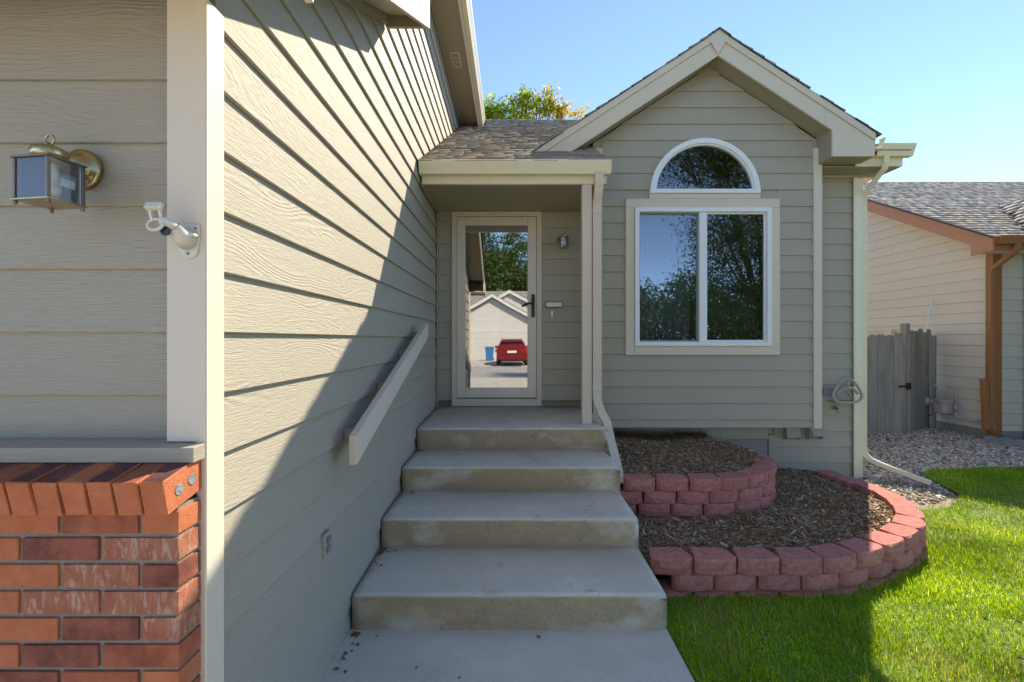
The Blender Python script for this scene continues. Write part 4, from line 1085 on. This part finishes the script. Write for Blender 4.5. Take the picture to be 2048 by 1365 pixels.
# rake, eave, roof
RX = 7.185
MB().prism([(6.80,NR(6.80)-.03),(10.9,NR(10.9)-.03),(10.9,NR(10.9)-.25),(7.13,NR(7.13)-.25),(7.13,2.835),(6.80,2.862)], 'x', RX, RX+.024).build('rake_board', M['n_rake'], nb, bevel=.003)
MB().prism([(6.83,NR(6.83)-.215),(10.9,NR(10.9)-.215),(10.9,NR(10.9)-.20),(6.83,NR(6.83)-.20)], 'x', RX+.025, NX+.03).build('rake_soffit', M['n_siding'], nb)
box('eave_fascia', M['n_brown'], nb, RX, 9.6, 6.776, 6.7995, 2.862, 3.05, .003)
box('eave_soffit', M['n_siding'], nb, RX+.025, 9.6, 6.80, NY+.02, 2.866, 2.88, 0)
MB().prism([(6.775 - a, 2.945+b) for a, b in gutter_prof(.11, .12)], 'x', RX-.02, 7.74).build('gutter', M['n_brown'], nb)
MB().prism([(6.78,NR(6.78)-.029),(10.9,NR(10.9)-.029),(10.9,NR(10.9)-.005),(6.78,NR(6.78)-.005)], 'x', RX-.025, 14).build('roof_deck', M['shdark'], nb)
MB().prism([(10.901,NR(10.9)-.029),(15.0,NR(10.9)-2.2),(15.0,NR(10.9)-2.176),(10.901,NR(10.9)-.005)], 'x', RX-.025, 14).build('roof_deck', M['shdark'], nb)
c3 = math.cos(math.atan(.54)); s3 = math.sin(math.atan(.54))
shingles((RX-.03, 6.76, NR(6.76)-.003), (1,0,0), (0,c3,s3), (0,-s3,c3), 6.4, 4.14/c3, M['shingle_n'], nb, seed=21, clip=lambda p: not (p.x > 7.85 and p.y < 8.5 and abs(p.x-9.24)*.69 < 4.05-NR(p.y)))
rcn = MB()
for k in range(44): rcn.prism([(10.9-.12,NR(10.78)+.006),(10.9,NR(10.9)+.016),(11.02,NR(10.78)+.006),(11.02,NR(10.78)-.01),(10.9,NR(10.9)),(10.78,NR(10.78)-.01)], 'x', RX-.03+k*.15, RX-.03+k*.15+.14)
rcn.build('ridge_caps', M['shdark'], nb)
# cross gable on the right
cg = .69; c4 = math.cos(math.atan(cg)); s4 = math.sin(math.atan(cg))
MB().prism([(7.72,3.02),(9.24,4.07),(10.76,3.02),(10.76,2.99),(9.24,4.04),(7.72,2.99)], 'y', 4.7, 8.6).build('cross_roof_deck', M['shdark'], nb)
shingles((7.70, 4.68, 3.012), (0,1,0), (c4,0,s4), (-s4,0,c4), 3.95, 1.54/c4, M['shingle_n'], nb, seed=22, clip=lambda p: p.z > NR(p.y)-.03)
MB().prism([(8.0,-.1),(10.5,-.1),(10.5,3.15),(9.24,3.98),(8.0,3.15)], 'y', 5.0, 7.11).build('wing_wall', M['n_front'], nb)
# downspout with folded-up extension
ndp = [(a*.95, b*1.1) for a, b in dp]
nds = MB().sweep([(7.47,6.72,2.95),(7.47,6.72,2.90),(7.465,6.76,2.83),(7.44,6.93,2.70),(7.435,7.04,2.62),(7.44,7.065,2.54),(7.44,7.065,.22),(7.44,7.03,.13),(7.43,6.96,.11)], ndp, side=(1,0,0)).build('downspout', M['n_brown'], nb)
MB().sweep([(7.36,7.06,.14),(7.365,7.10,.92)], [(a*1.15,b*1.2) for a,b in dp]).build('folded_extension', M['n_brown'], nds)

# gas meter
gm = thing('gas_meter', 'beige gas meter with looped pipes on the neighbouring side wall', 'gas meter', (7.35, 7.75, 0))
gx = 7.33
MB().box(gx-.09, gx+.09, 7.62, 7.86, .27, .52).build('meter_body', M['meter'], gm, bevel=.05, seg=3, smooth=True)
MB().box(gx-.10, gx+.10, 7.60, 7.88, .44, .50).build('meter_flange', M['meter'], gm, bevel=.015)
box('index_window', M['fence'], gm, gx-.112, gx-.101, 7.68, 7.80, .45, .50, .004)
for yy, y2 in ((7.66, 7.52), (7.82, 7.97)):
    MB().tube([(gx,yy,.50)]+[(gx, (yy+y2)/2+(yy-y2)/2*math.cos(a), .66+.075*math.sin(a)) for a in np.linspace(0,math.pi,9)]+[(gx,y2,.46)], .018, 10).build('pipe_loop', M['meter'], gm, smooth=True)
MB().tube([(gx,7.97,.47),(gx,7.97,-.08)], .018, 10).build('riser_pipe', M['meter'], gm, smooth=True)
MB().lathe([(.03,-.09),(.03,-.05),(.075,-.04),(.075,.0),(.04,.03),(.03,.06)], (gx-.02,8.02,.45), 'x', 16).build('regulator', M['meter'], gm, smooth=True)
MB().tube([(gx,7.52,.47),(gx,7.52,.26),(gx+.02,7.50,.24),(gx+.06,7.30,.235),(gx+.19,7.24,.235)], .016, 8).build('outlet_pipe', M['meter'], gm, smooth=True)
for zz in (.19, .34): MB().lathe([(.026,0),(.026,.035)], (gx,7.97 if zz < .3 else 7.52,zz), 'z', 8).build('valve', M['brass'], gm)
tag(MB().tube([(7.44,8.05,2.24),(7.43,8.60,-.04)], .016, 8).build('plastic_pipe', M['white'], None, smooth=True), 'thin white plastic pipe leaning behind the fence', 'pipe')
ub = thing('utility_box', 'flat beige utility box on the neighbouring wall above the fence', 'utility box', (7.5, 9.0, 1.5))
box('box_cover', M['n_siding'], ub, 7.44, 7.529, 8.93, 9.10, 1.55, 1.72, .004)
MB().tube([(7.49,9.10,1.70),(7.49,9.62,1.70)], .008, 6).build('conduit', M['n_siding'], ub)

# ------------------------------------------------------------------ fence with gate
fc = thing('fence', 'weathered grey wooden side-yard fence and gate with dog-eared boards', 'fence', (6, 7.7, 0))
def board(x, y, yaw, z0, z1, wd=.137, name='board', th_=.018, ear=.03, bm=None):
    P = [(-wd/2,0),(wd/2,0),(wd/2,z1-z0-ear),(wd/2-ear,z1-z0),(-wd/2+ear,z1-z0),(-wd/2,z1-z0-ear)] if ear else [(-wd/2,0),(wd/2,0),(wd/2,z1-z0),(-wd/2,z1-z0)]
    m = MB().prism(P, 'y', -th_/2, th_/2).xform(Matrix.Translation((x,y,z0)) @ Matrix.Rotation(yaw,4,'Z') @ Matrix.Rotation(random.gauss(0,.006),4,'Y'))
    return m.build(name, M['fence'], fc, bevel=.002, seg=1)
A, B, C = np.array((4.03,7.50)), np.array((6.58,7.62)), np.array((7.47,8.12))
def run(P, Q, zb, zt, jit, skip=None):
    L = np.linalg.norm(Q-P); n = int(L/.143); t = (Q-P)/L; yaw = math.atan2(t[1],t[0])
    for i in range(n):
        q = P + t*(.072+i*L/n)
        board(q[0], q[1], yaw, zb+random.gauss(0,.006), zt+random.gauss(0,jit), L/n-.006)
    nrm = np.array((-t[1], t[0]))
    for z in (.35, 1.35):
        a, b = P + nrm*.03, Q + nrm*.03
        MB().box(0, L, 0, .038, z, z+.085).xform(Matrix.Translation((a[0],a[1],0)) @ Matrix.Rotation(yaw,4,'Z')).build('rail', M['fence'], fc)
run(A, B-np.array((.05,0)), -.055, 1.615, .014); run(B+np.array((.04,.03)), C, -.06, 1.70, .03)
board(6.585, 7.64, .3, -.07, 1.80, .10, 'post', .09, 0)
board(6.615, 7.585, .05, -.05, 1.62, .045, 'batten', .02, 0); board(7.44, 8.06, .5, -.05, 1.60, .09, 'post', .09, 0)
MB().box(6.44,6.60,7.555,7.580,.735,.765).build('latch', M['black'], fc, bevel=.004); MB().box(6.555,6.625,7.548,7.575,.70,.81).build('latch_plate', M['black'], fc, bevel=.004)
# scalloped edging block
es = thing('edging_block', 'grey scalloped concrete edging block by the brown corner board', 'edging', (7.2, 6.7, 0))
P = [(0,-.06)] + [(.61*i/24, .075+.028*abs(math.sin(math.pi*4*i/24))) for i in range(25)] + [(.61,-.06)]
MB().prism(P, 'y', -.025, .025).xform(Matrix.Translation((7.18,6.92,-.02)) @ Matrix.Rotation(math.radians(-62),4,'Z')).build('edging', M['greyblock'], es, bevel=.004, seg=1)

# ------------------------------------------------------------------ trees
def tree(name, label, base, trunk_h, lobes, leaf, dens, palfn, group=None, trunk_r=.16, droop=0.0, seed=1, clump=.24):
    t = thing(name, label, 'tree', base, group); rg = np.random.default_rng(seed); b = Vector(base)
    m = MB(); top = b + Vector((0,0,trunk_h))
    m.tube([b - Vector((0,0,.1)), b+Vector((.03,.02,trunk_h*.5)), top], [trunk_r*1.25, trunk_r*.9, trunk_r*.7], 10); m.build('trunk', M['bark'], t, smooth=True)
    V = []; C_ = []
    lm = MB()
    for (cx_, cy_, cz_, rx, rz) in lobes:
        c = Vector((cx_, cy_, cz_)); lo = top.lerp(c, .5) + Vector((0,0,.12))
        lm.tube([b + Vector((0,0,trunk_h*.82)), lo, c + Vector((0,0,rz*.6))], [trunk_r*.42, trunk_r*.26, trunk_r*.06], 6)
        ncl = max(5, int(dens*rx*rx*rz*7)); 
        u = rg.normal(size=(ncl,3)); u /= np.linalg.norm(u,axis=1)[:,None]; u *= (rg.random((ncl,1))**.45)
        cc = np.array((cx_,cy_,cz_)) + u*np.array((rx,rx,rz))
        for q in range(0, ncl, 3):
            lm.tube([lo.lerp(c, .6), Vector(cc[q])], [trunk_r*.08, .006], 4)
        nl = 26
        P = np.repeat(cc, nl, 0) + rg.normal(0, clump, (ncl*nl,3))*np.array((1,1,.75))
        P[:,2] -= droop*rg.random(len(P))*.3
        V.append(P)
    P = np.concatenate(V); n = len(P)
    sz = leaf*rg.uniform(.6,1.35,n)
    R = rotmat(rg.uniform(0,6.28,n), rg.normal(0,.7,n), rg.normal(0,.7,n))
    K = np.array([(-.5,0,0),(0,-.32,.06),(.5,0,-.05),(0,.32,.06)])
    Q = np.einsum('nij,nkj->nki', R, K[None]*sz[:,None,None]) + P[:,None,:]
    col = palfn(P, rg)
    lm.build('limbs', M['bark'], t, smooth=True)
    big('crown', Q.reshape(-1,3), np.arange(4*n).reshape(-1,4), col, M['leaf'], t, kind='stuff')
    return t
def pal_green(P, rg, base=(.055,.115,.022), var=.35):
    n = len(P); c = np.array(base)*rg.uniform(1-var,1+var,(n,1)); c = c*np.array((1,1,1)) + np.array((.03,.03,0))*rg.random((n,1))**2; return c
def pal_fall(P, rg):
    n = len(P); f = np.clip((P[:,0]-.6)/1.7 + rg.normal(0,.28,n), 0, 1)
    yel = rg.random(n) < .30
    g = np.array((.24,.38,.03)); y = np.array((.62,.58,.04)); o = np.array((.66,.40,.05))
    c = np.where((rg.random(n) < f)[:,None], np.where(yel[:,None], y, o), np.where(yel[:,None], y*.85, g))
    return c*rg.uniform(.6,1.3,(n,1))
Z0 = 1.53
tree('maple_tree', 'tall maple turning yellow and orange behind the shingled porch roof', (.6,17.0,-.1), 4.2,
  [(-.70,17.0,8.45+Z0-.1,.55,.62),(-1.5,17,7.9+Z0,.6,.6),(.15,17,8.55+Z0,.42,.60),(.55,17.1,9.05+Z0,.36,.50),(.95,17,8.6+Z0,.42,.42),(1.48,17,9.0+Z0,.30,.52),(1.80,17.1,8.45+Z0,.38,.50),(2.52,17,8.30+Z0,.26,.36),(.3,17,7.0+Z0,1.5,1.1),(1.6,17.2,7.2+Z0,1.1,.8),(-.6,17.2,6.6+Z0,1.3,1.0),(.6,17,5.4+Z0,1.9,1.2)],
  .125, 34, pal_fall, seed=3, clump=.13)
ly = lambda P, rg: pal_green(P, rg, (.045,.10,.022))
tree('honey_locust', 'broad locust tree with drooping sprays on the lawn by the street', (7.4,-3.4,-.05), 2.2,
  [(6.4,-3.2,3.0,1.3,1.0),(8.4,-3.4,3.4,1.4,1.1),(6.3,-3.3,4.9,1.3,1.0),(7.8,-3.4,5.0,1.5,1.1),(5.9,-3.2,6.3,.9,.7),(7.2,-3.3,6.6,1.4,1.0),(8.8,-3.5,6.2,1.2,1.0),(7.3,-3.0,2.0,1.4,.8),(9.0,-3.2,2.1,1.2,.9),(6.2,-2.9,1.9,.9,.7),(5.7,-3.0,3.9,.8,.8),(7.2,-2.8,4.1,1.2,.7),(4.9,-3.3,6.9,1.0,.7),(5.9,-3.3,7.1,1.2,.9),(6.9,-3.4,7.5,1.2,.8),(5.4,-3.4,7.8,1.0,.6)], .075, 13, ly, seed=5, droop=1.0, clump=.26)
for i, (x, y, h, r, lb) in enumerate([(8.0,-19.0,5.6,1.9,'round green street tree across the road beside the blank verge'),(11.6,-20.0,6.2,2.2,'taller green street tree across the road with a wide crown'),(15.5,-19.5,5.4,2.0,'green street tree across the road at the far verge'),
        (19.5,-21,6.6,2.4,'large dark green street tree furthest along the road')]):
    tree('street_tree', lb, (x,y,-.1), 1.6, [(x,y,h*.62,r,h*.30),(x-.9,y+.3,h*.5,r*.7,h*.25),(x+.9,y,h*.55,r*.7,h*.25),(x+.2,y+.2,h*.85,r*.6,h*.16)], .20, 1.5, lambda P, rg: pal_green(P, rg, (.05,.105,.025)), group='street trees across the road', seed=20+i, clump=.3)
for i, (x, h, lb) in enumerate([(5.0,4.6,'small dense spruce-green tree left of the verge row'),(7.2,5.6,'dense dark tree filling the gap in the verge row'),(9.6,5.0,'dense mid green tree low in the verge row'),(12.4,6.4,'dense high crowned tree in the verge row'),(15.4,5.8,'dense broad tree near the end of the verge row'),(18.6,6.6,'dense tall tree at the end of the verge row')]):
    tree('verge_tree', lb, (x,-23.5,-.1), 1.0, [(x,-23.5,h*.55,1.7,h*.36),(x-.8,-23.3,h*.30,1.4,h*.24),(x+.9,-23.4,h*.32,1.4,h*.24),(x+.2,-23.5,h*.85,.9,h*.12)], .24, 1.9, lambda P, rg: pal_green(P, rg, (.045,.095,.022)), group='dense trees along the far verge', seed=70+i, clump=.34)
for i, (x, y, h, lb) in enumerate([(-3.4,-39,16.0,'tall leafy backyard tree rising behind the white garage peak'),(.2,-41,14.5,'rounded backyard tree behind the white house roof ridge'),(3.8,-40,12.2,'lower backyard tree behind the end of the white house'),(-8,-40,12,'wide backyard tree behind the far end of the white house'),(8.5,-42,10.8,'green backyard tree standing clear of the white house')]):
    tree('backyard_tree', lb, (x,y,-.1), 3.0, [(x,y,h*.55,2.6,h*.26),(x-1.4,y+.6,h*.62,1.7,h*.2),(x+1.4,y+.5,h*.5,1.7,h*.22),(x+.2,y,h*.84,1.6,h*.13)], .34, 1.3, lambda P, rg: pal_green(P, rg, (.10,.17,.05)), group='trees behind the white house', seed=40+i, clump=.42)

# ------------------------------------------------------------------ white house across the street, car and bin (seen in the glass)
HY = -24.2
oh = thing('opposite_house', 'white lap-sided house with twin garage gables across the street', 'house', (-1.5, -28, 0))
OP = lambda x: 4.96 - .55*abs(x+1.5)
ow = MB().prism([(-4.6,-.1),(1.6,-.1),(1.6,OP(1.6)-.3),(-1.5,4.66),(-4.6,OP(-4.6)-.3)], 'y', -32, HY-.022).build('garage_wall', M['h_siding'], oh)
for k in range(20):
    z = 2.28 + .178*k
    hw = (4.66 - z)/.55
    if hw < .15: break
    hw = min(hw, 3.1); ht = max(0.02, min(3.1, (4.66-z-.184)/.55))
    plank(ow, M['h_siding'], '+y', -1.5-hw, -1.5+hw, HY, z, .184, -1.5-ht, -1.5+ht)
for k in range(13):
    for (a, b) in ((-4.6,-4.12),(1.12,1.6)): plank(ow, M['h_siding'], '+y', a, b, HY, -.05+.178*k, .184)
gd = box('garage_door', M['h_siding'], oh, -4.0, 1.0, HY-.02, HY+.01, -.02, 2.10, 0)
for r in range(4):
    for c in range(8): box('door_panel', M['h_siding'], gd, -3.97+.62*c, -3.97+.62*c+.56, HY+.0105, HY+.025, .05+.52*r, .05+.52*r+.44, .006)
box('door_trim', M['h_trim'], oh, -4.11, 1.11, HY+.002, HY+.035, 2.11, 2.27, .003); box('door_trim', M['h_trim'], oh, -4.11, -4.01, HY+.002, HY+.035, -.05, 2.109, .003); box('door_trim', M['h_trim'], oh, 1.01, 1.11, HY+.002, HY+.035, -.05, 2.109, .003)
for s_ in (-1, 1):
    xe = -1.5 + s_*3.5
    MB().prism([(-1.5,4.96),(xe,4.96-.55*3.5),(xe,4.96-.55*3.5-.26),(-1.5,4.70)], 'y', HY+.32, HY+.35).build('rake_board', M['h_trim'], oh)
    MB().prism([(-1.5,5.0),(xe+s_*.05,5.0-.55*3.55),(xe+s_*.05,4.961-.55*3.55),(-1.5,4.961)], 'y', -33, HY+.37).build('garage_roof', M['shingle_n'], oh)
    xe2 = -.2 + s_*4.2
    MB().prism([(-.2,5.55),(xe2,5.55-.5*4.2),(xe2,5.55-.5*4.2-.28),(-.2,5.27)], 'y', HY-2.65, HY-2.62).build('rake_board', M['h_trim'], oh)
    MB().prism([(-.2,5.59),(xe2,5.59-.5*4.2),(xe2,5.55-.5*4.2),(-.2,5.551)], 'y', -36, HY-2.6).build('rear_roof', M['shingle_n'], oh)
MB().prism([(-4.2,-.1),(3.8,-.1),(3.8,3.4),(-.2,5.25),(-4.2,3.4)], 'y', -35, HY-2.9).build('rear_wall', M['h_siding'], oh)
MB().prism([(HY-3.2,3.5),(-31,5.9),(-37.5,3.5)], 'x', -14, 9).build('main_roof', M['shingle_n'], oh); box('main_wall', M['h_siding'], oh, -13.5, 8.6, -37, HY-3.6, -.1, 3.5, 0)
# red car parked nose-in
car = thing('parked_car', 'red hatchback parked nose-in on the white house driveway', 'car', (.0, -18.4, 0))
def carsec(y, zb, zt, wb, wt, zw):
    return [(-wb*.92,zb),(-wb,zb+.12),(-wb,zw),(-wt,zt-.04),(-wt*.8,zt),(wt*.8,zt),(wt,zt-.04),(wb,zw),(wb,zb+.12),(wb*.92,zb)], y
secs = [carsec(-16.18,.45,.98,.82,.74,.80), carsec(-16.30,.32,1.05,.88,.80,.88), carsec(-16.62,.24,1.42,.90,.66,.95), carsec(-16.85,.22,1.50,.90,.64,.97), carsec(-17.9,.20,1.56,.90,.64,.96), carsec(-18.8,.20,1.50,.90,.62,.95), carsec(-19.5,.20,1.06,.90,.74,.92), carsec(-20.4,.24,.92,.88,.74,.82), carsec(-20.75,.38,.78,.78,.64,.66)]
m = MB(); n = 10
for P, y in secs: m.v += [(x, y, z) for x, z in P]
for i in range(len(secs)-1):
    for k in range(n): m.f.append((i*n+k, (i+1)*n+k, (i+1)*n+(k+1) % n, i*n+(k+1) % n)); m.m.append(0)
m.f += [tuple(range(n)), tuple((len(secs)-1)*n+k for k in range(n-1,-1,-1))]; m.m += [0,0]
m.build('body', M['carred'], car, bevel=.02, seg=2, smooth=True)
MB().add([(-.70,-16.33,1.06),(.70,-16.33,1.06),(.60,-16.585,1.40),(-.60,-16.585,1.40),(-.70,-16.36,1.06),(.70,-16.36,1.06),(.60,-16.615,1.40),(-.60,-16.615,1.40)],[(0,1,2,3),(7,6,5,4),(0,4,5,1),(1,5,6,2),(2,6,7,3),(3,7,4,0)]).build('rear_window', M['carglass'], car)
for s_ in (-1,1):
    MB().add([(s_*.905,-16.9,.99),(s_*.905,-18.9,.99),(s_*.66,-18.6,1.44),(s_*.66,-17.0,1.46)],[(0,1,2,3)]).build('side_window', M['carglass'], car)
    MB().box(s_*.86-.1,s_*.86+.03,-16.30,-16.13,.78,.98).build('tail_light', M['tail'], car, bevel=.02)
    MB().box(s_*.98-.09,s_*.98+.09,-18.75,-18.6,1.0,1.14).build('mirror', M['carred'], car, bevel=.03)
    MB().tube([(s_*.58,-16.9,1.555),(s_*.58,-17.2,1.60),(s_*.58,-18.3,1.60),(s_*.58,-18.6,1.55)], .015, 6).build('roof_rail', M['black'], car)
    for yy in (-16.95, -19.85):
        wh = MB().lathe([(.20,-.11),(.32,-.11),(.335,-.06),(.335,.06),(.32,.11),(.20,.11)], (s_*.80, yy, .315), 'x', 20).build('wheel', M['tyre'], car, smooth=True)
        MB().lathe([(.205,-.115),(.06,-.118)], (s_*.80, yy, .315), 'x', 16).build('rim', M['rim'], wh) if s_ < 0 else MB().lathe([(.06,.118),(.205,.115)], (s_*.80, yy, .315), 'x', 16).build('rim', M['rim'], wh)
MB().box(-.26,.26,-16.165,-16.135,.74,.87).build('number_plate', M['white'], car, bevel=.004); MB().box(-.82,.82,-16.24,-16.12,.36,.56).build('bumper', M['carred'], car, bevel=.03); MB().box(-.6,.6,-16.20,-16.115,.27,.36).build('lower_bumper', M['black'], car, bevel=.01)
bn = thing('recycling_bin', 'blue wheeled recycling bin by the white garage door', 'bin', (-1.6, -22.7, 0))
bm2 = MB(); 
bm2.add([(-1.84,-22.94,0),(-1.36,-22.94,0),(-1.36,-22.46,0),(-1.84,-22.46,0),(-1.90,-23.0,.92),(-1.30,-23.0,.92),(-1.30,-22.40,.92),(-1.90,-22.40,.92)],[(0,3,2,1),(4,5,6,7),(0,1,5,4),(1,2,6,5),(2,3,7,6),(3,0,4,7)])
bm2.build('bin_body', M['bin'], bn, bevel=.03); MB().box(-1.93,-1.27,-23.03,-22.37,.925,1.0).build('lid', M['bin'], bn, bevel=.02)
for s_ in (-1,1): MB().lathe([(.09,-.025),(.09,.025)], (-1.6+s_*.27,-22.97,.09), 'x', 12).build('wheel', M['tyre'], bn)

# ------------------------------------------------------------------ fallen leaves
lm_ = []
for i in range(3):
    me = bpy.data.meshes.new('fallen_leaf'); s = .011
    me.from_pydata([(-s*1.3,0,0),(-s*.3,-s*.8,.003),(s*.8,-s*.5,.001),(s*1.3,0,.005),(s*.6,s*.7,.002),(-s*.4,s*.8,.004),(0,0,-.0005)], [], [(0,1,6),(1,2,6),(2,3,6),(3,4,6),(4,5,6),(5,0,6)])
    a = me.attributes.new('tint','FLOAT_COLOR','FACE'); c = [(.34,.15,.05,1),(.42,.26,.08,1),(.22,.10,.045,1)][i]
    for d in a.data: d.color = c
    me.materials.append(M['leafdry']); lm_.append(me)
def leaf(x, y, z, label, group):
    o = bpy.data.objects.new('fallen_leaf', random.choice(lm_)); o.rotation_euler = (random.gauss(0,.25), random.gauss(0,.25), random.uniform(0,6.28)); s = random.uniform(.6,1.25); o.scale = (s,s,s)
    link(o, None, (x,y,z+.003)); tag(o, label, 'leaf', group)
for i in range(46):
    k = random.choice((0,0,0,0,1,1,2,3)); yb = [2.395,2.938,3.48,4.026][k]; zb = [0,.19,.375,.556][k]
    leaf(WX+.02+abs(random.gauss(0,.05)), yb-.015-abs(random.gauss(0,.05 if random.random() < .6 else .2)), zb, 'small dry brown leaf blown into a corner of the steps', 'dry leaves in the step corners')
for i in range(5): leaf(random.uniform(-.7,.75), random.uniform(1.8,2.36), .0, 'single dry leaf lying on the open concrete walk', 'dry leaves on the walk')
for i in range(34):
    x, y = random.uniform(.95,3.6), random.uniform(1.9,2.7) 
    leaf(x, y, LZ+.045, 'small orange leaf resting on the lawn grass', 'orange leaves on the lawn')
